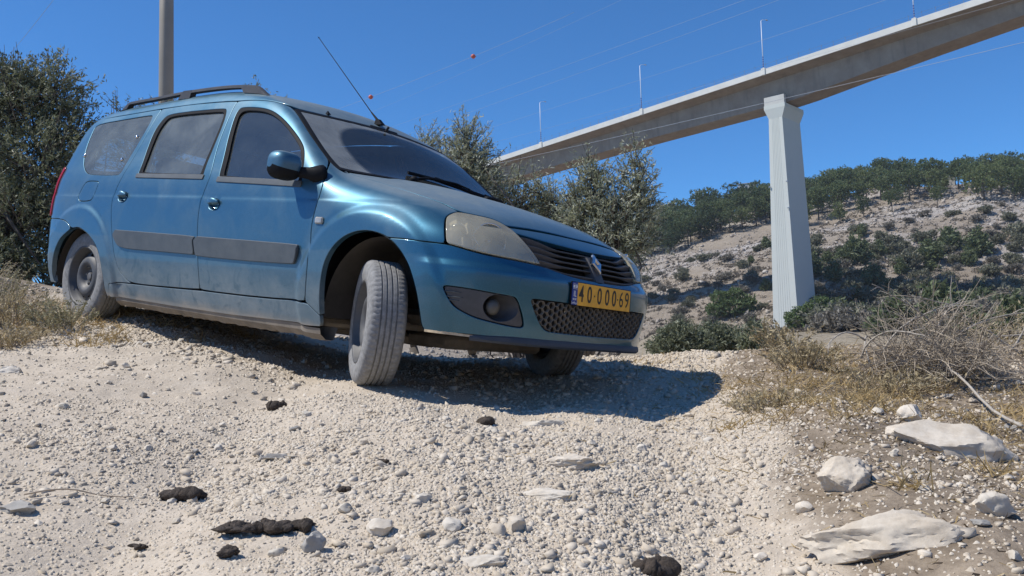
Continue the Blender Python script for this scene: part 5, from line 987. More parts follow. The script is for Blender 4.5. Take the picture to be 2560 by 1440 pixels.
half=cat(trim,trim2[::-1]);tt=cat(trim,np.c_[-trim[::-1,0],trim[::-1,1]][1:],np.c_[-trim2[:,0],trim2[:,1]][:-1],trim2[::-1])
link('bonnet_edge_trim',pmesh('bonnet_edge_trim',panel_arrays('F',tt,gap=.005,lip=.02,off=-.002,h=.018),PAINT),hd)
# ---- grille
inner=U('head','F')[10:15]      # along the lamp's inner edge from the tip up
gb=cat(inner[::-1][:],bt[7:11],[(0,.585)]);gbk=cat([(-.66,.76)],tlF[1:],[(0,.733)])
gp=cat(gbk[::-1],inner[::-1][1:],bt[8:11],[(0,.590)])
gfull=cat(gp,np.c_[-gp[::-1,0],gp[::-1,1]][1:-1])
gre=empty('radiator_grille');gre.parent=car
link('grille_backing',pmesh('grille_backing',panel_arrays('F',gfull,gap=-.004,lip=0,off=-.055,h=.03),DARK),gre)
zo=[.752,.716,.683,.651,.622];zc=[.716,.690,.664,.638,.606];yo=[.480,.470,.450,.425,.400]
for k in range(5):
    ys=np.linspace(-yo[k],yo[k],45);rr=[]
    for y in ys:
        t=_ss(.24,.44,abs(y));z=zc[k]*(1-t)+zo[k]*t;th=.008+.022*_ss(.22,.42,abs(y))
        if k==4:th=.020
        # x on the surface at this y,z
        o=outhit(np.array([[0,y,z]]),np.array([[1.,0,0]]),0,1.)[0];n=G(o[None])[0]
        o=o-n*.006;d=.05
        rr.append([o+[0,0,0],o+[.001,0,-.004],o+[-.002-.35*th*.5,0,-th],o+[-d,0,-th],o+[-d,0,0.]])
    b=MB();b.loft(rr);b.build('grille_slat',GRILLE,gre,True,30)
# centre post and the diamond emblem
zz=np.linspace(.585,.705,8);rr=[]
for z in zz:
    o=outhit(np.array([[0,0,z]]),np.array([[1.,0,0]]),0,1.)[0];w=.045;rr.append([o+[-.05,-w,0],o+[.002,-w*.8,0],o+[.006,0,0],o+[.002,w*.8,0],o+[-.05,w,0]])
b=MB();b.loft(rr);b.build('emblem_mount',GRILLE,gre,True,30)
o=outhit(np.array([[0,0,.668]]),np.array([[1.,0,0]]),0,1.)[0];nz=G(o[None])[0];ez=np.cross(nz,[0,1,0]);ez=ez*np.sign(ez[2]);ey=np.array([0,1.,0])
def dia(w,h,d,sh=0):return [o+nz*d+ey*(x*w+sh)+ez*z*h for x,z in ((0,1),(.18,.72),(1,0),(.18,-.72),(0,-1),(-.18,-.72),(-1,0),(-.18,.72))]
b=MB();b.loft([dia(.040,.058,.004),dia(.040,.058,.016),dia(.033,.050,.022),dia(.021,.033,.022),dia(.013,.022,.012)],cap=False);b.build('diamond_emblem',CHROME,gre)
# ---- number plate
pl=xyz('plate');pc=np.array([.803,0,.513]);pn=empty('number_plate');pn.parent=car
pz=np.array([-.045,0,1.]);pz/=np.linalg.norm(pz);px_=np.cross([0,1.,0],pz)
Rp=np.c_[px_,[0,1,0],pz]      # plate frame: x out, y left->image right, z up
YEL=plain('plate_yellow',(.78,.40,.035),.45,noise=30,var=.12);BLU=plain('plate_blue',(.012,.045,.26),.4);WHT=plain('plate_white',(.8,.8,.8),.5);INK=plain('plate_ink',(.015,.014,.012),.5)
b=MB();b.box((0,0,0),(.008,.540,.116),bev=.003);b.V=[np.concatenate(b.V)@Rp.T+pc];b.build('plate_frame',BLACK,pn)
b=MB();b.box((.005,.020,0),(.004,.478,.108),bev=.001);b.V=[np.concatenate(b.V)@Rp.T+pc];b.build('plate_face',YEL,pn)
b=MB();b.box((.005,-.242,0),(.004,.044,.108),bev=.001);b.V=[np.concatenate(b.V)@Rp.T+pc];b.build('country_band',BLU,pn)
b=MB();b.box((.0075,-.242,.034),(.001,.034,.024));b.V=[np.concatenate(b.V)@Rp.T+pc];b.build('flag_field',WHT,pn)
b=MB();b.box((.0083,-.242,.0425),(.0008,.034,.0035));b.box((.0083,-.242,.0255),(.0008,.034,.0035))
for t in (0,math.pi):
    for i in range(3):
        p=[np.array([.0083,-.242+.0055*math.sin(t+2*math.pi*j/3),.034+.0055*math.cos(t+2*math.pi*j/3)]) for j in (i,i+1)];b.tube(p,.0006,4)
b.V=[np.concatenate(b.V)@Rp.T+pc];b.build('flag_marks',BLU,pn)
def text(s,size,y,z,mat,name,sx=1.,ext=.0006,par=None,off=.0075,shear=0,bold=0.):
    cu=bpy.data.curves.new(name,'FONT');cu.body=s;cu.size=size;cu.extrude=ext;cu.align_x='CENTER';cu.align_y='CENTER';cu.offset=bold
    tmp=bpy.data.objects.new(name,cu);COL.objects.link(tmp);dg=bpy.context.evaluated_depsgraph_get();me=bpy.data.meshes.new_from_object(tmp.evaluated_get(dg));bpy.data.objects.remove(tmp)
    n=len(me.vertices);co=np.zeros(n*3);me.vertices.foreach_get('co',co);co=co.reshape(-1,3);co=np.c_[co[:,2]+off,co[:,0]*sx+y,co[:,1]+z]@Rp.T+pc
    me.vertices.foreach_set('co',co.ravel());me.materials.clear();me.materials.append(mat);me.update();return link(name,me,par)
# digits: 40·000·69, read left to right as seen from in front (from the car's right to its left)
for ch,y in zip('40000',(-.188,-.118,-.030,.040,.104)):text(ch,.112,y,-.001,INK,'plate_digit',.74,par=pn,bold=.0012)
for ch,y in zip('69',(.172,.226)):text(ch,.112,y,-.001,INK,'plate_digit',.74,par=pn,bold=0.)
for y in (-.074,.138):
    b=MB();b.box((.008,y,.0),(.001,.007,.008));b.V=[np.concatenate(b.V)@Rp.T+pc];b.build('plate_dot',INK,pn)
text('IL',.040,-.242,-.002,WHT,'country_code',.8,par=pn)
text('ישראל',.016,-.242,-.027,WHT,'country_name',.8,par=pn)
text('إسرائيل',.014,-.242,-.042,WHT,'country_name',.8,par=pn)

# ---- windscreen (vertical projection): glass between the pillars, roof edge and cowl
def tcut(P):return P[:,:2]
eN=tcut(xyz('ws_edge_near'));eL=tcut(xyz('ws_edge_low'))
wt_=tcut(xyz('ws_top'))
near=np.vstack([eN[1:-1],eL[:2]])
botw=np.array([(-.405,-.66),(-.365,-.52),(-.325,-.35),(-.295,-.18),(-.285,0)])
topw=np.array([(-.985,-.52),(-.955,-.40),(-.937,-.2),(-.932,0)])
topw=np.vstack([[eN[0][0]+.045,eN[0][1]+.015],[-1.0,-.56],topw[1:]])
half=np.vstack([topw[::-1][:-1],[[-1.018,-.600]],near,botw])
wsc=cat(half,(half*[1,-1])[::-1][1:-1])
ws=link('windscreen',pmesh('windscreen',panel_arrays('T',wsc,gap=.001,lip=0,off=-.002,h=.04),GLASS_W),car)
wi=offs(smoothpoly(ccw(wsc),2),.022)
link('windscreen_seal',pmesh('windscreen_seal',panel_arrays('T',wsc,[wi],gap=-.004,lip=.01,off=.0005,h=.02,bev=.002,sm=False),BLACK),ws)
# cowl panel between glass and bonnet
cw=np.vstack([[[-.435,-.715]],botw[0:1]+[.0,-.01],botw[1:]]);hb_=yr
ch=cat(botw*1.0+[-.012,0],hb_[::-1]+[.012,0],[(-.43,-.70)]);ch=cat(botw+[-.012,0],(hb_[::-1]+[.015,0]))
cfull=cat(botw+[-.014,0],((botw*[1,-1])+[-.014,0])[::-1][1:],(hb_*[1,-1])+[.015,0],(hb_+[.015,0])[::-1][1:])
link('cowl_panel',pmesh('cowl_panel',panel_arrays('T',cfull,gap=0,lip=.02,off=-.016,h=.03),BLACK),car)
# ---- roof (side projection over the top)
tF=topF[::-1]       # from windscreen corner back to the B seam top
rzt=1.485
def ru(P):return to('S',P)
rb_z=np.full(13,1.47);th=np.linspace(-1.02,1.02,13);rearTop=mapR(th,rb_z)
rl=cat(ru(mapT(np.array([-.932,-.937,-.958,-1.02]),np.array([0,-.2,-.40,-.585]))),topF[::-1],Bs[::-1][0:1],np.array([[x,dripx(x)] for x in (-1.7,-2.0,-2.4,-2.8,-3.2,-3.4)]),ru(rearTop[:7]))
rr_=np.c_[rl[:,0],np.pi-rl[:,1]][::-1]
roofp=cat(rl[:-1] if True else rl,ru(rearTop[6:7]),rr_[1:-1])
roof=link('roof',pmesh('roof',panel_arrays('S',roofp,h=.03,lip=.012),PAINT),car)
# ---- tailgate, tail lamps, rear bumper
qe=mapS(rearEdge[:,0],rearEdge[:,1]);qeR=to('R',qe)
qeR=qeR[qeR[:,1]<1.455]
tlz=[(.70,1.02)]
tgL=cat(qeR,to('R',rearTop[:7]));tg=cat(tgL,np.c_[-tgL[::-1,0],tgL[::-1,1]][1:])
wz=np.array([(-.85,1.05),(-.80,1.38),(0,1.40),(.80,1.38),(.85,1.05),(0,1.03)])
tg_=link('tailgate',pmesh('tailgate',panel_arrays('R',tg,[wz],h=.035),PAINT),car)
link('rear_window',pmesh('rear_window',panel_arrays('R',wz,gap=0,lip=0,off=-.004,h=.05),GLASS_R),tg_)
tp=np.array([(-1.165,.70),(-1.165,1.06),(-1.03,1.04),(-.98,.72)])
pair('tail_lamp',panel_arrays('R',tp,gap=0,lip=.01,off=.012,h=.03,bev=.005),RED,tg_)
rbS=xyz('rbump_seam');rbl=to('R',rbS);al=to('R',xyz(m='S',p=archR[::-1][:kR+1][::-1]))[1:]
hb2=cat([(0,.67),(-.8,.67),(-1.15,.68)],rbl[1:] ,al,[(-1.33,.225),(-.8,.22),(0,.22)])
rbf=cat(hb2,np.c_[-hb2[::-1,0],hb2[::-1,1]][1:-1])
rbump=link('rear_bumper',pmesh('rear_bumper',panel_arrays('R',rbf,h=.03,lip=.02),PAINT),car)
# arch lips
fl=archlip(archF,None);mpair('arch_lip',fl,PAINT,fp,True)
fl=archlip(archR,None);mpair('arch_lip',fl,PAINT,qp,True)
# ---- wheel housings, floor, underbody
HLM=dusty('housing_liner',(.022,.021,.02),(.16,.14,.12),.45,.9,9)
for cx,cz,R_ in ((0.02,.30,.385),(-2.915,.27,.372)):
    b=MB()
    a=np.linspace(-.12,np.pi+.12,26);b.loft([np.c_[cx+R_*np.cos(a),0*a+y,cz+R_*np.sin(a)] for y in ((-.775 if cx>-1 else -.82),-.75,-.42)],closed=False,cap=False)
    b.add([(cx-R_-.02,-.42,.24),(cx+R_+.02,-.42,.24),(cx+R_+.02,-.42,cz+R_+.02),(cx-R_-.02,-.42,cz+R_+.02)],[(0,1,2,3)])
    mpair('wheel_housing',b,HLM,car,True)
b=MB();b.box((-1.45,0,.235),(2.05,1.62,.06),bev=.02);b.box((-1.45,0,.20),(2.3,.30,.10),bev=.03);b.box((-3.1,0,.33),(.95,1.1,.16),bev=.04);b.box((.26,0,.31),(.66,1.1,.08),bev=.03)
b.box((.02,0,.20),(.30,.8,.07),bev=.02);b.box((-.28,0,.20),(.10,1.25,.05),bev=.01);b.box((.58,0,.29),(.20,.9,.03),bev=.01)
b.box((-2.1,.25,.21),(.55,.45,.12),bev=.04)
b.tube([(-.2,-.12,.17),(-1.2,-.12,.16),(-2.0,-.15,.16),(-2.6,-.3,.2),(-3.5,-.35,.2)],.028,8);b.ell((-1.6,-.14,.165),(.35,.12,.06),16,8)
b.tube([(0,-.66,.26),(0,.66,.26)],.022,8);b.tube([(-2.905,-.66,.30),(-2.905,.66,.30)],.045,8)
b.tube([(.02,-.55,.19),(-.25,-.40,.21)],.02,6);b.tube([(.02,.55,.19),(-.25,.40,.21)],.02,6)
b.build('underbody',UNDER,car,True,40)
b=MB();b.box((-1.75,0,.37),(2.6,1.55,.02));b.box((-.45,0,.62),(.04,1.55,.55));b.box((.15,0,.55),(.8,.8,.34),bev=.05);b.build('floor_and_bulkhead',DARK,car)
# liner behind the panels so gaps stay dark
for m_,pts,hs_,nm in (('S',doorF,[winF],'door_lining'),('S',doorR,[winR],'door_lining')):
    pair(nm,panel_arrays(m_,pts,hs_,gap=-.012,lip=0,off=-.055,h=.05),INT,fd if pts is doorF else rd)
qq=quarter.copy();pair('side_lining',panel_arrays('S',qq,[winQ],gap=-.005,lip=0,off=-.06,h=.05),INT,qp)
link('headlining',pmesh('headlining',panel_arrays('S',roofp,gap=.02,lip=0,off=-.05,h=.06),plain('headlining_cloth',(.30,.30,.29),.9)),roof)
# ---- interior
b=MB();b.box((-.66,0,.93),(.42,1.36,.16),bev=.05);b.box((-.80,0,.80),(.16,1.36,.16),bev=.05);b.box((-.70,.36,1.015),(.22,.34,.06),bev=.028);b.build('dashboard',DASH,car,True,40)
b=MB();a=np.linspace(0,2*np.pi,33);b.tube(np.c_[-.95+.10*np.sin(a),.37+.185*np.cos(a),.93+.16*np.sin(a)],.014,8,cap=False);b.tube([(-.95,.20,.93),(-.93,.37,.93),(-.95,.54,.93)],.015,6);b.tube([(-.93,.37,.93),(-.75,.37,.88)],.03,8);b.build('steering_wheel',DASH,car,True)
def seat(x,y,w,hh=.60):
    s=empty('seat');s.parent=car
    b=MB();b.box((x,y,.56),(.50,w,.16),bev=.05);b.build('seat_cushion',INT,s,True,50)
    b=MB();b.box((x-.30,y,.56+hh/2),(.13,w,hh),rot('y',-.22),bev=.05);b.build('seat_back',INT,s,True,50)
    b=MB();b.box((x-.40,y,.56+hh+.09),(.09,.26,.16),rot('y',-.15),bev=.035);b.tube([(x-.39,y-.05,.56+hh-.05),(x-.40,y-.05,.56+hh+.04)],.006,6);b.tube([(x-.39,y+.05,.56+hh-.05),(x-.40,y+.05,.56+hh+.04)],.006,6);b.build('headrest',INT,s,True,50)
seat(-1.15,-.36,.48);seat(-1.15,.36,.48);seat(-2.05,0,1.30);seat(-2.85,0,1.15,.5)
b=MB();b.box((-.95,0,1.40),(.02,.24,.065),rot('y',.3),bev=.01);b.tube([(-.93,0,1.40),(-.90,0,1.44)],.008,6);b.build('interior_mirror',DASH,car,True,40)
b=MB();b.box((-.60,-.80,.985),(.09,.010,.05),bev=.004);b.build('paper_note',CREAM,fd[0])
# quarter window catch and braces seen through it
for (u_,v_) in ((-2.56,.62),(-2.60,.42),(-3.17,.47)):
    P=mapS(np.array([u_]),np.array([v_]))[0];b=MB();b.ell(P,(.014,.010,.014),10,6);mpair('glass_fastener',b,CHROME,qp,True)
# ---- door mirrors
mc=np.array([-.625,-.935,1.012]);par=fd
rings=[];N_=32
for t in np.linspace(0,1,17):
    y=-.866-.150*t;q=2*abs(t-.5);e=max(.30,(1-q**3.4)**.40) if q<1 else .30
    a=np.arange(N_)*2*np.pi/N_;ca=np.sign(np.cos(a))*np.abs(np.cos(a))**.72;sa=np.sign(np.sin(a))*np.abs(np.sin(a))**.72
    x=mc[0]+.086*e*ca-.030*(t-.5);z=mc[2]+.074*e*sa-.006*(1-t);x=np.where(ca<0,mc[0]+.040*e*ca*1.2-.030*(t-.5),x)
    rings.append(np.c_[x,0*a+y,z])
b=MB();b.loft(rings);k0=[i for i,f in enumerate(b.F) if len(f)==4];Vm=np.concatenate(b.V)
low_=lambda f:(sum(((i%N_)+.0) for i in f)/4>N_*.60) and (sum((i%N_) for i in f)/4<N_*.96)
fu=[f for f in b.F if len(f)!=4 or not low_(f)];fl_=[f for f in b.F if len(f)==4 and low_(f)]
b=MB();b.add(Vm,fu);mr,ml=mpair('door_mirror',b,PAINT,par,True)
b=MB();b.add(Vm,fl_);mpair('mirror_underside',b,BLACK,(mr,ml),True)
b=MB();rings=[]
for q,rx_,rz_ in (((-.47,-.815,.985),.058,.052),((-.475,-.842,.982),.050,.044),((-.50,-.862,.983),.038,.032),((-.545,-.885,.985),.036,.028),((-.60,-.905,.985),.036,.028)):
    a=np.arange(14)*2*np.pi/14;rings.append(np.c_[q[0]+rx_*np.cos(a),0*a+q[1],q[2]+rz_*np.sin(a)])
b.loft(rings);mpair('mirror_arm',b,BLACK,(mr,ml),True)
b=MB();b.box((mc[0]-.047,mc[1],mc[2]),(.006,.105,.095),bev=.002);mpair('mirror_glass',b,CHROME,(mr,ml))
# ---- roof rails
for sgn in (-1,1):
    b=MB();xs=np.linspace(-3.13,-1.33,60);y=-.565;rr=[]
    zr=mapT(xs,np.full(60,y))[:,2]
    for x,z in zip(xs,zr):
        e=min(_ss(-3.14,-3.0,x)*1.,_ss(-1.32,-1.50,x)*1.);top=z-.006+.052*e;solid=(x>-1.62) or (x<-3.02) ;bt_=z-.006 if solid else top-.022
        w=.020
        rr.append([(x,sgn*(-y+w),bt_),(x,sgn*(-y+w*.95),top-.006),(x,sgn*(-y+w*.4),top),(x,sgn*(-y-w*.4),top),(x,sgn*(-y-w*.95),top-.006),(x,sgn*(-y-w),bt_)])
    if sgn>0:rr=rr[::-1]
    b.loft([np.array(r) for r in rr]);
    z=mapT(np.array([-2.30]),np.array([y]))[0,2];b.loft([np.array([(-2.36,sgn*.585,z-.01),(-2.36,sgn*.545,z-.01),(-2.22,sgn*.545,z-.01),(-2.22,sgn*.585,z-.01)]),np.array([(-2.30,sgn*.585,z+.045),(-2.30,sgn*.545,z+.045),(-2.20,sgn*.545,z+.045),(-2.20,sgn*.585,z+.045)])])
    b.build('roof_rail',RAIL,roof,True,35)
# ---- antenna
b=MB();bx=np.array([-.985,.0,1.462]);tip=np.array([-1.70,0.0,2.085]);dr_=(tip-bx)/np.linalg.norm(tip-bx)
b.loft([np.array([bx+[sx*.035-.0,sy*.018,-.006] for sx,sy in((-1,-1),(1,-1),(1,1),(-1,1))]),np.array([bx+[sx*.014-.02,sy*.010,.030] for sx,sy in((-1,-1),(1,-1),(1,1),(-1,1))])])
b.tube([bx+[-.01,0,.015],bx+dr_*.12],[.009,.005],8);b.tube([bx+dr_*.11,tip],[.0032,.0022],6);b.ell(tip,(.005,.005,.005),8,5);b.build('antenna',BLACK,roof)
# washer/hood ornament: small sensor fin on the windscreen top edge
P=mapT(np.array([-.985]),np.array([-.412]))[0];b=MB();b.loft([np.array([P+[.02,-.012,0],P+[-.03,0,0],P+[.02,.012,0]]),np.array([P+[.002,-.002,.022],P+[-.004,0,.022],P+[.002,.002,.022]])]);b.build('roof_edge_clip',BLACK,ws)
# ---- wipers
def wiper(px_,arm,blade,name='wiper'):
    w_=empty(name);w_.parent=car
    P=mapT(np.array([p[0] for p in arm]),np.array([p[1] for p in arm]));n=G(P);Pa=P+n*np.array([.012,.03,.035,.028])[:,None][:len(P)]
    b=MB();b.ell(Pa[0],(.028,.022,.02),12,6);b.tube(Pa,[.010,.008,.006,.005][:len(P)],6);b.build('wiper_arm',BLACK,w_,True)
    Q=mapT(np.array([p[0] for p in blade]),np.array([p[1] for p in blade]));n=G(Q);b=MB();b.tube(Q+n*.012,.0065,6,squash=1.6);b.tube(Q[1:-1]+n[1:-1]*.024,.004,5);b.build('wiper_blade',BLACK,w_)
wiper(0,[(-.335,-.28),(-.375,-.12),(-.385,.10),(-.375,.22)],[(-.455,-.22),(-.44,-.02),(-.405,.18),(-.372,.40)])
wiper(0,[(-.345,.36),(-.375,.44),(-.41,.55),(-.43,.60)],[(-.42,.27),(-.43,.42),(-.46,.58),(-.50,.70)])
# ---- wheels
def tyre_mesh():
    R_=.307;w=.0925;nth=280
    prof=[(.196,-.072),(.204,-.085),(.225,-.0925),(.250,-.0935),(.275,-.090),(.290,-.084),(.2985,-.076),(.3045,-.064)]
    gro=[]
    for yc,gw in ((-.037,.0055),(-.0125,.006),(.0125,.006),(.037,.0055)):
        gro+=[(R_-.0005,yc-gw/2-.0015),(R_-.008,yc-gw/2+.0005),(R_-.008,yc+gw/2-.0005),(R_-.0005,yc+gw/2+.0015)]
    prof+=[(.3062,-.052)]+gro+[(.3062,.052)]
    prof+=[(r,-y) for r,y in prof[:8][::-1]]
    a=np.arange(nth)*2*np.pi/nth;V=[];n=len(prof)
    for j,(r,y) in enumerate(prof):
        rad_=np.full(nth,r)
        if .050<abs(y)<.08 and r>.29:rad_-=np.where((np.arange(nth)%4)==0,.0028,0)       # shoulder sipes
        if .0515<abs(y)<.0525:rad_-=np.where((np.arange(nth)%4)==0,.0022,0)
        V.append(np.c_[rad_*np.cos(a),0*a+y,rad_*np.sin(a)])
    F_=[(j*nth+i,(j+1)*nth+i,(j+1)*nth+(i+1)%nth,j*nth+(i+1)%nth) for j in range(n-1) for i in range(nth)]
    me=mesh('tyre',np.concatenate(V),F_,RUBBER,True);me.set_sharp_from_angle(angle=rad(38));return me
def rim_mesh():
    # outer face towards -y; disc with slots cut through
    prof=[(.203,-.078),(.207,-.086),(.199,-.088),(.190,-.080),(.186,-.055),(.176,-.048),(.170,-.020)]
    b=MB();b.lathe(prof,64,'y')
    b.lathe([(.170,-.020),(.165,.06),(.19,.075)],64,'y')
    outer=np.c_[np.cos(np.linspace(0,2*np.pi,65)[:-1]),np.sin(np.linspace(0,2*np.pi,65)[:-1])]*.171
    holes=[]
    for k in range(12):
        t=k*math.pi/6+.1;c=np.array([math.cos(t),math.sin(t)])*.150;e1=np.array([-math.sin(t),math.cos(t)]);e2=c/.150;a=np.linspace(0,2*np.pi,15)[:-1]
        holes.append(c+np.outer(np.cos(a)*.0175,e1)+np.outer(np.sin(a)*.009,e2))
    a=np.linspace(0,2*np.pi,25)[:-1];holes.append(np.c_[np.cos(a),np.sin(a)]*.028)
    P,T,L=cdt(outer,holes,.011);r=np.hypot(*P.T)
    d=np.interp(r,[0,.028,.05,.062,.075,.10,.125,.140,.160,.171],[-.022,-.022,-.024,-.030,-.052,-.066,-.062,-.050,-.034,-.026])
    b.add(np.c_[P[:,0],d,P[:,1]],[tuple(t) for t in T])
    me=b.mesh('rim',STEEL,True);return me
def hub_mesh():
    b=MB();b.lathe([(.0,-.040),(.016,-.041),(.026,-.038),(.029,-.026),(.030,-.01)],20,'y')
    for k in range(4):
        t=k*math.pi/2+.5;b.lathe([(.0,-.036),(.008,-.036),(.0095,-.034),(.0095,-.018)],6,'y',(.050*math.cos(t),0,.050*math.sin(t)))
    b.lathe([(0,.0),(.13,.0),(.13,.03),(0,.03)],24,'y')
    return b.mesh('hub',plain('hub_metal',(.16,.155,.15),.6,.3,noise=30),True)
TY,RI,HU=tyre_mesh(),rim_mesh(),hub_mesh()
HU.set_sharp_from_angle(angle=rad(35))
STR=-33.
for (x,y,z,st,left) in ((0,-.735,.262,STR,0),(0,.735,.325,STR+5,1),(-2.905,-.728,.30,0,0),(-2.905,.728,.30,0,1)):
    w_=empty('wheel',(x,y,z));w_.parent=car;w_.rotation_euler=(0,0,rad(st)+(math.pi if left else 0))
    sp_=RG.uniform(0,1)
    for nm,me in (('tyre',TY),('rim',RI),('hub',HU)):
        o=link(nm,me,w_);o.rotation_euler=(0,sp_ if not left else -sp_,0)

# ------------------------------------------------------------------ gravel on the slope
rn=np.random.default_rng(41)
def dens(x,y):
    s=soil_w(x,y);n_=fbm(x/.8,y/.8,4,61);d=.40+1.5*n_
    d=d+.35*_ss(-.5,.6,x)*(1-s)-.18*_ss(-.4,-1.6,x)*(1-_ss(4.0,5.0,y))+.35*_ss(4.6,6.3,y)*(1-s)
    d=d*(1-.72*s);return np.clip(d,.07,1.1)
def field(n,r0,r1,a0,a1,smin,smed,smax,sig,name,sink):
    r=np.sqrt(rn.uniform(r0*r0,r1*r1,n));a=rn.uniform(a0,a1,n);x=r*np.sin(a);y=r*np.cos(a);k=rn.random(n)<dens(x,y);x,y=x[k],y[k];z=ground_h(x,y)
    s=(smed*np.exp(rn.normal(0,sig,len(x)))).clip(smin,smax);print(name,len(x)) if 0 else None;return x,y,z,s
X=[field(56000,1.5,4.2,-.68,.68,.006,.0105,.045,.55,'gravel near',.2),field(42000,4.2,9.2,-.70,.70,.008,.0165,.06,.52,'gravel far',.2),field(9000,1.5,8,-1.5,-.72,.01,.02,.05,.4,'side',.2),field(9000,1.5,8,.72,1.5,.01,.02,.05,.4,'side',.2)]
x,y,z,s=[np.concatenate([q[i] for q in X]) for i in range(4)]
rock_field('gravel',x,y,z,s*1.22,LIME,rn,.42,.40)
# finer grit between the stones
TV=np.array([(1,0,-.35),(-.5,.87,-.35),(-.5,-.87,-.35),(.1,.1,.8),(.45,-.5,.35),(-.55,.25,.3)]);TF=np.array([(0,1,3),(1,5,3),(5,2,3),(2,4,3),(4,0,3),(0,4,2),(1,2,5)])
n=170000;r=np.sqrt(rn.uniform(1.45**2,6.8**2,n));r=np.where(rn.random(n)<.55,rn.uniform(1.45,4.2,n),r);a=rn.uniform(-.66,.66,n);x=r*np.sin(a);y=r*np.cos(a);k=rn.random(n)<np.clip(dens(x,y)*.8+.25,0,1)*(1-.6*soil_w(x,y));x,y,r=x[k],y[k],r[k];n=len(x);z=ground_h(x,y)
s=rn.lognormal(0,.35,n)*.0032*(1+.22*r);a=rn.uniform(0,6.28,n);V=TV[None]*(1+rn.uniform(-.4,.4,(n,6,1)))*s[:,None,None]*[1,1,.8];ca,sa=np.cos(a)[:,None],np.sin(a)[:,None];V=np.stack([V[...,0]*ca-V[...,1]*sa,V[...,0]*sa+V[...,1]*ca,V[...,2]],-1)+np.stack([x,y,z+s*.15],-1)[:,None,:]
tag(link('grit',mesh('grit',V.reshape(-1,3),(TF[None]+6*np.arange(n)[:,None,None]).reshape(-1,3),LIME,False,attr=dict(tint=np.repeat(rn.random(n),6)))),kind='stuff')
# single stones that stand out
def rock_mesh(name,mat,rng,scl,rough=.22,sub=3,flat=True,seed=0):
    V,F_=IV.copy(),[tuple(f) for f in IF]
    for _ in range(sub):
        E={};Vn=list(map(tuple,V));out=[]
        def mid(a,b):
            k=(min(a,b),max(a,b))
            if k not in E:
                m=(np.array(Vn[a])+np.array(Vn[b]));E[k]=len(Vn);Vn.append(tuple(m/np.linalg.norm(m)))
            return E[k]
        for a,b,c in F_:
            p,q,r=mid(a,b),mid(b,c),mid(c,a);out+=[(a,p,r),(p,b,q),(r,q,c),(p,q,r)]
        V=np.array(Vn);F_=out
    # facets: clip by random planes, then roughen
    P=V.copy()
    for i in range(11):
        d=unit(rng.normal(size=3));h=rng.uniform(.55,.86);dd=P@d;P=P-np.where(dd>h,dd-h,0)[:,None]*d
    off=rng.uniform(0,50,3);f=np.array([_mn.fractal(Vector(p*1.7+off),.9,2.,5) for p in P]);P=P*(1+rough*f)[:,None]
    f=np.array([_mn.fractal(Vector(p*7+off),.8,2.,4) for p in P]);P=P*(1+rough*.22*f)[:,None]
    P=P*np.array(scl)
    me=mesh(name,P,F_,mat,True,attr=dict(tint=np.full(len(P),rng.random())));me.set_sharp_from_angle(angle=rad(32));return me
BIGR=stone_mat('weathered_limestone',(.57,.505,.41),(.67,.61,.52),(.42,.35,.265),16.);GREYR=stone_mat('grey_limestone',(.33,.315,.285),(.40,.385,.355),(.27,.25,.225),16.);CHK=stone_mat('chalky_rock',(.56,.51,.425),(.65,.60,.52),(.43,.365,.28),14.)
def rock(key,label,scl,mat,rotz,dz,rough=.2,cat_='rock',sub=3,tilt=0.,group=None,dy=0.):
    x,y,z,w_=PLACE[key];y+=dy;z=gh(x,y);me=rock_mesh('rock',mat,rn,scl,rough,sub);o=link('rock',me,None,loc=(x,y,z+dz),rot=(tilt,rn.uniform(-.1,.1),rotz));tag(o,label,cat_,group);return o
rock('slab','large flat pale limestone slab with angular edges lying on the right verge',(.235,.16,.085),BIGR,-.06,.028,.13,sub=4,tilt=.32,dy=.0)
rock('round_stone','beige rounded stone wedged against the upper left corner of the large slab',(.058,.05,.042),BIGR,.3,.02,.14)
rock('block','squarish tan block of rock standing alone on the soil below the slab',(.078,.062,.064),BIGR,.2,.03,.15,sub=4,dy=.03)
rock('long_slab','long low white slab of rock sunk in the path at bottom right',(.205,.085,.070),BIGR,-.28,.006,.16,sub=4,tilt=.1,dy=.04)
rock('pale_block','smooth cream rock beside the right picture edge near the bottom',(.056,.045,.042),CHK,.4,.02,.14,dy=.02)
rock('grey_chip','flat grey stone chip leaning on the cream rock',(.028,.02,.010),GREYR,.1,.008,.1)
rock('sunk_white','white weathered rock flush with the gravel at the edge of the car shadow',(.095,.06,.030),CHK,.1,-.004,.15,sub=4)
rock('sunk_curve','curved white rock half buried in the middle of the path',(.10,.042,.028),CHK,-.55,-.004,.16,sub=4)
rock('sunk_lumps','lumpy buried outcrop right of the path centre',(.12,.075,.035),BIGR,.0,-.006,.26,sub=4)
rock('sunk_small','small pale rock poking up just below the dark dropping near the shadow',(.045,.035,.02),CHK,.2,.0,.2)
rock('grey_flat','flat smooth grey stone on the gravel left of the middle',(.048,.032,.014),GREYR,.15,.008,.1)
rock('grey_rock','angular light grey rock next to the long dark dropping at the bottom',(.034,.028,.030),GREYR,.3,.016,.15)
rock('sunk_bottom','pale buried rock cut by the bottom picture edge left of centre',(.062,.04,.024),CHK,.0,.0,.2)
rock('left_grey','rough grey brown rock at the left picture edge near the dry stem',(.065,.05,.022),GREYR,-.4,.004,.25)
rock('left_slab','pale buried slab at the left picture edge below the weeds',(.075,.06,.03),CHK,.2,.0,.25)
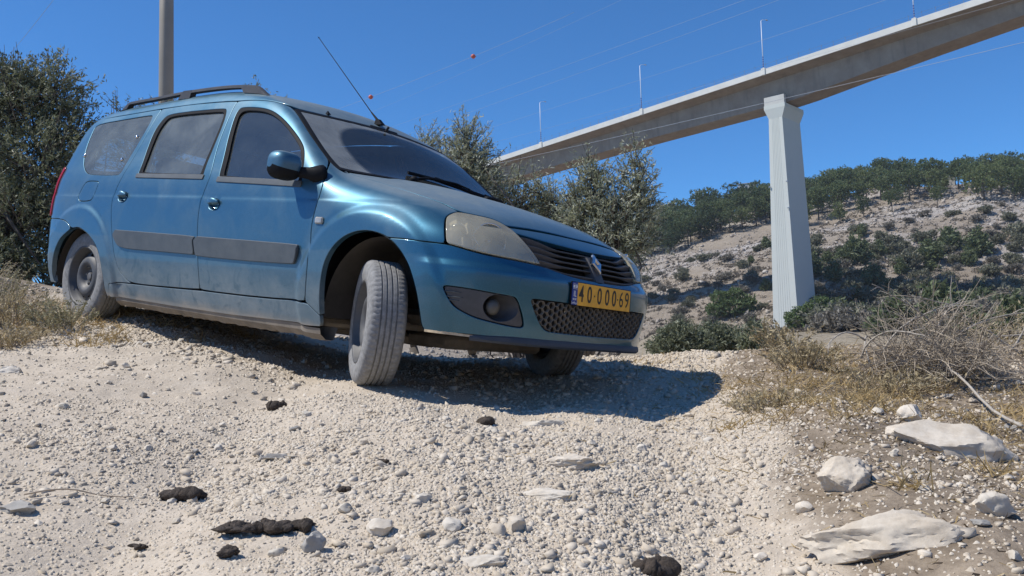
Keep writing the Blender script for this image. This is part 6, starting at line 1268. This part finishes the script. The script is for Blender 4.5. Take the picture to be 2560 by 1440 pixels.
WORD={'a':'white stone right of the uppermost dark dropping','b':'pale pointed stone above the middle gravel patch','c':'wide pale stone near the bottom, below the curved white rock','d':'cream coloured stone near the bottom centre left','e':'small stone between the bottom droppings','f':'small beige stone right of the tan block','g':'white stone in the dark soil right of the tan block','h':'white sunk stone left below the tan block','i':'low flat stone under the straw on the right verge','j':'small upright stone at the bottom right of the path','k':'little stone touching the lower left edge of the slab','l':'small orange tinged stone on the left path','m':'grey angular stone low on the left bank','n':'small dark sided stone on the left bank below the wheel tracks','o':'small grey stone right of its twin on the left bank','p':'flat wedge shaped stone near the bottom centre','q':'pale stone under the small brown dropping','r':'brown sided pebble at the edge of the dark soil','s':'white pebble cluster stone in the centre gravel','t':'pale broken stone right of the wide pale stone','u':'white chip above the grey flat stone'}
for k,l in WORD.items():
    w_=PLACE['stone_'+k][3];rock('stone_'+k,l,(w_*.55,w_*.42,w_*.36),[BIGR,CHK,GREYR][(ord(k))%3] if k in 'mno' else [BIGR,CHK][ord(k)%2],rn.uniform(0,3),w_*.14,.16,'stone',2)
# loose fist-sized stones strewn all over: alike, so they share one label
sm_=[rock_mesh('loose_stone',m_,rn,(.5,.40,.32),.18,2) for m_ in (BIGR,CHK,CHK,BIGR,GREYR,CHK)]
k=0
while k<150:
    r=math.sqrt(rn.uniform(2.2,42));a=rn.uniform(-.62,.62);x,y=r*math.sin(a),r*math.cos(a)
    if rn.random()>dens(np.array([x]),np.array([y]))[0]+.15:continue
    s_=rn.uniform(.018,.036)*(1+.14*r);ki=rn.integers(6);o=link('loose_stone',sm_[ki],None,loc=(x,y,gh(x,y)+s_*.12),rot=(rn.normal()*.3,rn.normal()*.3,rn.uniform(0,6.28)),scale=s_);zn='on the right verge' if x>.76+.16*(y-2.5) else 'up by the car' if y>4.2 else 'on the dusty left half' if x<-.45 else 'in the middle of the track';tag(o,'loose %s stone lying %s'%(['tan','white','white','tan','grey','white'][ki],zn),'stone','loose stones on the gravel');k+=1
# ------------------------------------------------------------------ droppings
DUNG=NT('dried_dung');_n=DUNG.noise(60,6,.7);DUNG.set(Base_Color=DUNG.mix(DUNG.mapr(_n,.3,.7),(.020,.015,.012),(.085,.062,.045)),Roughness=.8);DUNG.bump(_n,1.,.010);DUNG=DUNG.m
def pat(key,label,cells,rngs,h,pitch,dz=0.,dy=0.0):
    x,y,z,w_=PLACE[key];b=MB()
    for (cx,cy,cz,a_,b_,c_) in cells:
        th_=np.linspace(0,np.pi,9);az=np.arange(14)*2*np.pi/14;ph=rngs.uniform(0,6,3);rings=[]
        for t in np.clip(th_,.05,np.pi-.05)[::-1]:
            q=1+.16*np.sin(az*3+ph[0]+t*2)+.12*np.sin(az*5+ph[1])+rngs.normal(0,.05,14)
            fold=1+.10*math.sin(t*pitch+ph[2]);rings.append(np.c_[cx+np.cos(az)*np.sin(t)*a_*q*fold,cy+np.sin(az)*np.sin(t)*b_*q*fold,cz+np.cos(t)*c_*(1+.12*np.sin(az*2+ph[1]))])
        b.loft(rings)
    o=b.build('dropping',DUNG,None,True,loc=(x,y+dy,gh(x,y+dy)+dz+.011));tag(o,label,'dropping','dark droppings on the track');return o
def lay(w_,n,flat=.30,seed=0):
    r=np.random.default_rng(seed);out=[]
    for i in range(n):out.append((r.uniform(-.34,.34)*w_,r.uniform(-.28,.28)*w_*.8,r.uniform(-.02,.05)*w_,w_*r.uniform(.14,.30),w_*r.uniform(.12,.24),w_*flat*r.uniform(.35,.8)))
    return out
pat('dung_a','small dark dropping highest on the track, left of the front tyre',lay(.09,9,.34,1),rn,0,9)
pat('dung_b','black folded dropping in the sun just below the car shadow',lay(.11,6,.28,2),rn,0,9)
pat('dung_c','broad black dropping alone on the dusty left half',lay(.130,14,.22,3),rn,0,9)
c_=[(x_,rn.uniform(-.035,.035),.004,rn.uniform(.010,.024),rn.uniform(.010,.022),rn.uniform(.006,.017)) for x_ in rn.uniform(-.115,.12,46)];pat('dung_d','long crumbly dark dropping stretched above the light grey rock',c_,rn,0,12)
pat('dung_e','small round dark dropping at the bottom, left of the light grey rock',lay(.062,5,.34,5),rn,0,9)
pat('dung_f','flat brown scrap of dropping at the lower left',lay(.055,5,.20,6),rn,0,9)
pat('dung_g','dark heap cut by the bottom picture edge right of centre',lay(.11,14,.36,7),rn,0,9)
pat('dung_h','small crumbled brown dropping in the middle gravel',lay(.052,6,.26,8),rn,0,9)
pat('dung_i','tiny dark crumb of dropping in the centre gravel',lay(.034,4,.25,9),rn,0,9)
# ------------------------------------------------------------------ straw and dry weeds
STRAW=leaf_mat('straw',(.50,.365,.17),(.56,.44,.24),.35);TWIG=plain('grey_twig',(.36,.305,.235),.85,noise=20,var=.25);WEED=leaf_mat('dry_weed',(.50,.41,.24),(.55,.47,.30),.4);WEEDG=leaf_mat('dusty_green_weed',(.38,.35,.20),(.43,.40,.26),.4)
def blades(name,x,y,lo,hi,wd,lean,mat,rng,k='stuff',z0=None,par=None,upk=.6):
    n=len(x);z=ground_h(x,y) if z0 is None else z0;d=unit(np.stack([rng.normal(0,lean,n),rng.normal(0,lean,n),np.abs(rng.normal(upk,.35,n))+.03],-1));L=rng.uniform(lo,hi,n);sd_=unit(np.cross(d,rng.normal(size=(n,3))));b0=np.stack([x,y,z],-1);mid=b0+d*L[:,None]*.5;bend=rng.normal(size=(n,3))*.12*L[:,None];mid=mid+bend;tip=b0+d*L[:,None];tip[:,2]-=L*.12*rng.random(n)
    w_=(rng.uniform(.6,1.4,n)*wd)[:,None];V=np.stack([b0-sd_*w_,b0+sd_*w_,mid+sd_*w_*.8,tip,mid-sd_*w_*.8],1).reshape(-1,3);q=5*np.arange(n)[:,None];F_=np.concatenate([q+np.array([[0,1,2,4]])]);F3=q+np.array([[4,2,3]])
    me=mesh(name,V,[tuple(f) for f in F_]+[tuple(f) for f in F3],mat,False,attr=dict(tint=np.repeat(rng.random(n),5)));o=link(name,me,par)
    if k:o['kind']=k
    return o
def patch(n,cx,cy,sx,sy,rng,clump=0.):
    x=rng.normal(cx,sx,n);y=rng.normal(cy,sy,n)
    if clump:
        c=rng.integers(0,max(2,n//45),n);ox=rng.normal(0,sx,n)[c];oy=rng.normal(0,sy,n)[c];x=cx+ox+rng.normal(0,clump,n);y=cy+oy+rng.normal(0,clump,n)
    return x,y
A=[patch(1200,1.75,4.9,.32,.42,rn,.05),patch(1300,2.25,4.9,.6,.5,rn,.06),patch(900,2.5,5.8,.7,.3,rn,.07),patch(500,1.35,4.1,.25,.35,rn,.05),patch(700,2.2,3.9,.5,.4,rn,.05),patch(700,1.55,2.5,.22,.25,rn,.03),patch(250,1.8,5.9,.3,.25,rn,.05)]
x=np.concatenate([a[0] for a in A]);y=np.concatenate([a[1] for a in A]);blades('dry_grass',x,y,.03,.12,.0022,.75,STRAW,rn,upk=.45)
x,y=patch(9000,1.9,3.7,.8,1.1,rn);k=rn.random(len(x))<soil_w(x,y);blades('leaf_litter',x[k],y[k],.008,.035,.0022,1.,leaf_mat('brown_litter',(.17,.125,.08),(.22,.165,.11)),rn,upk=.05)
x,y=patch(5200,1.75,4.0,.65,1.0,rn);blades('straw_litter',x,y,.02,.07,.0018,1.,STRAW,rn,upk=.06)
x,y=patch(2600,-3.1,5.9,.45,.55,rn,.06);blades('dry_grass',x,y,.03,.13,.0025,.8,STRAW,rn,upk=.5)
# dry weeds: stems with small narrow leaves
def weed(name,label,cx,cy,rad_,h,n,per,mat,rng,leaf=.028,wid=.007,cat_='weed',grp=None):
    z=gh(cx,cy);root=empty(name,(cx,cy,z));tag(root,label,cat_,grp);b=MB();C=[];U=[]
    for i in range(n):
        a=rng.uniform(0,6.28);rr_=rad_*math.sqrt(rng.random());x0,y0=rr_*math.cos(a)*.5,rr_*math.sin(a)*.5;e=np.array([rr_*math.cos(a)*1.1+rng.normal()*.03,rr_*math.sin(a)*1.1+rng.normal()*.03,h*rng.uniform(.45,1.)*(1-.35*rr_/rad_)]);p0=np.array([x0,y0,gh(cx+x0,cy+y0)-z]);m_=(p0+e)/2+rng.normal(size=3)*.02*h/.2
        e[2]+=p0[2];t=np.linspace(0,1,6)[:,None];P=(1-t)**2*p0+2*t*(1-t)*m_+t*t*e;b.tube(P,[.0026,.0024,.0022,.0018,.0014,.0008],3,cap=False)
        tt=rng.uniform(.25,1.03,per)[:,None];Q=(1-tt)**2*p0+2*tt*(1-tt)*m_+tt*tt*e;C.append(Q+rng.normal(size=(per,3))*.008);U.append(unit((e-p0)/np.linalg.norm(e-p0)*.7+rng.normal(size=(per,3))*.8))
    C=np.concatenate(C);U=np.concatenate(U);Vv=unit(np.cross(U,rng.normal(size=C.shape)));V,F_=quads(C,U,Vv,leaf*rng.uniform(.6,1.4,len(C)),wid*rng.uniform(.7,1.4,len(C)))
    b.build('stems',TWIG if mat is not STRAW else STRAW,root);link('leaves',mesh('leaves',V,F_,mat,False,attr=dict(tint=np.repeat(rng.random(len(C)),4))),root);return root
weed('dry_weed','dusty yellow-green weed tuft at the left edge, in front of the rear wheel',-2.82,5.62,.20,.26,60,26,WEEDG,rn)
weed('dry_weed','straw coloured weed clump filling the left edge below the dark tree',-3.25,5.85,.32,.30,90,24,WEED,rn)
weed('dry_weed','pale green bushy weed at the far left edge above the straw clump',-3.72,6.35,.34,.42,90,24,WEEDG,rn)
weed('dry_weed','low straw tuft under the left weeds on the bank',-2.95,5.25,.26,.16,60,22,WEED,rn)
weed('dry_weed','sparse dry weed on the bank right behind the rear bumper',-4.35,7.2,.35,.32,60,20,WEED,rn)
weed('thistle_clump','orange-brown dry thistle clump left of the brush pile',1.62,5.15,.26,.20,70,22,WEED,rn)
weed('thistle_clump','brown dry stalks in front of the brush pile',1.95,4.75,.30,.16,60,20,WEED,rn)
weed('thistle_clump','upright dry leafy stalks on the crest left of the brush pile',1.75,5.9,.22,.26,30,20,WEED,rn,.04,.010)
weed('thistle_clump','yellowish leafy stalks behind the brush pile at the right edge',3.05,5.5,.35,.38,60,20,WEED,rn,.035,.009)
weed('thistle_clump','bleached dry clump low on the verge above the tan block',1.12,4.15,.2,.10,40,18,WEED,rn)
# ------------------------------------------------------------------ brush pile of cut twigs
x0,y0,z0,_=PLACE['brush'];x0+=.18;y0+=.10;z0=gh(x0,y0);bp=empty('brush_pile',(x0,y0,z0));tag(bp,'tangled heap of dead grey twigs on the crest at the right','brush pile')
def arc(rng,p0,d,L,bend,n=7):
    P=[np.array(p0,float)];d=unit(np.array(d,float));c=unit(rng.normal(size=3))*bend
    for i in range(n-1):
        d=unit(d+c/n+np.array([0,0,-.10*bend])+rng.normal(size=3)*.11);P.append(P[-1]+d*L/(n-1))
    return np.array(P)
b=MB()
for i in range(760):
    a=rn.uniform(0,6.28);r=rn.random()**.6;p=(math.cos(a)*r*.33,math.sin(a)*r*.28,0);hh=max(.02,.36*(1-r*.75))*rn.random();p0=np.array([p[0],p[1],hh]);d=np.array([rn.normal()*.8,rn.normal()*.7,rn.normal(.45,.5)])
    P=arc(rn,p0,d,rn.uniform(.16,.46),.9);P[:,2]=np.maximum(P[:,2],-.02);r0=rn.uniform(.0014,.0032);b.tube(P,np.linspace(r0,r0*.4,7),3,cap=False)
    if i%2==0:
        q=P[3];P2=arc(rn,q,unit(P[4]-P[3])+rn.normal(size=3)*.6,rn.uniform(.06,.18),.8,5);b.tube(P2,np.linspace(r0*.6,.0006,5),3,cap=False)
o=b.build('twig_mass',TWIG,bp);o['kind']='stuff'
PALE=plain('pale_branch',(.38,.345,.295),.8,noise=25,var=.2)
big=[((-.36,0,.06),(-.25,.1,1.),.62,2.2),((-.40,.02,.10),(.0,.0,1.),.50,2.6),((-.30,0,.12),(.5,.0,.9),.70,1.2),((.05,0,.22),(-.55,.0,.62),.56,.5),((.50,.05,.10),(-.6,.0,.55),.80,.5),((.42,0,.12),(.5,.1,.6),.38,.5),((.15,.05,.22),(.75,.1,.30),.48,.4),((.35,.1,.2),(.8,.2,.12),.5,.5),((.02,0,.25),(.15,.1,.6),.33,.8),((-.36,.05,.2),(-.7,.1,.7),.34,1.4)]
for p,d,L,bd in big:
    b=MB();P=arc(rn,p,d,L,bd,9);b.tube(P,np.linspace(.0062,.0022,9),5)
    for j in (3,5,6,7):
        b.tube(arc(rn,P[j],unit(P[j]-P[j-1])+rn.normal(size=3)*.5,rn.uniform(.06,.18),.5,5),np.linspace(.0030,.0009,5),4)
    b.build('branch',PALE,bp,True)
# long pale stick down to the slab, cane on the left
p1=np.array(PLACE['stick0'][:3]);p2=np.array(PLACE['stick1'][:3]);p1=np.array([2.30,4.86,gh(2.3,4.86)+.10]);p2=np.array([2.06,3.72,gh(2.06,3.72)+.02])
b=MB();t=np.linspace(-.25,1,9)[:,None];P=p1+(p2-p1)*t;P[:,2]+=.02*np.sin(t[:,0]*7);P[:2,2]+=.03;b.tube(P-p2,np.linspace(.005,.0075,9),6);o=b.build('long_stick',PALE,None,True,loc=tuple(p2));tag(o,'long straight pale stick sloping from the brush pile down behind the slab','stick')
q1=np.array(PLACE['cane0'][:2]);q2=np.array(PLACE['cane1'][:2]);b=MB();P=[]
for t in np.linspace(0,1,12):
    q=q1+(q2-q1)*t;P.append((q[0],q[1]+.02*math.sin(t*3),gh(q[0],q[1])+.014+.008*math.sin(t*6)))
P=np.array(P);o_=P[0].copy();b.tube(P-o_,np.linspace(.003,.0018,12),6);o=b.build('dry_stem',plain('dry_stem',(.42,.34,.25),.8),None,True,loc=tuple(o_));o.name='dry_reed';tag(o,'thin curved dry reed lying on the dusty left side','reed')

# ------------------------------------------------------------------ thin summer haze between here and the hill
hz=bpy.data.meshes.new('haze');b=MB();b.box((40,200,30),(1300,1300,90));hm=bpy.data.materials.new('haze_air');hm.use_nodes=True;ht=hm.node_tree;ht.nodes.clear()
pv=ht.nodes.new('ShaderNodeVolumePrincipled');pv.inputs['Color'].default_value=(.80,.88,1,1);pv.inputs['Density'].default_value=.00015;pv.inputs['Anisotropy'].default_value=.0;oo=ht.nodes.new('ShaderNodeOutputMaterial');ht.links.new(pv.outputs[0],oo.inputs['Volume'])
o=b.build('haze',hm);o['kind']='stuff';scene.cycles.volume_bounces=0
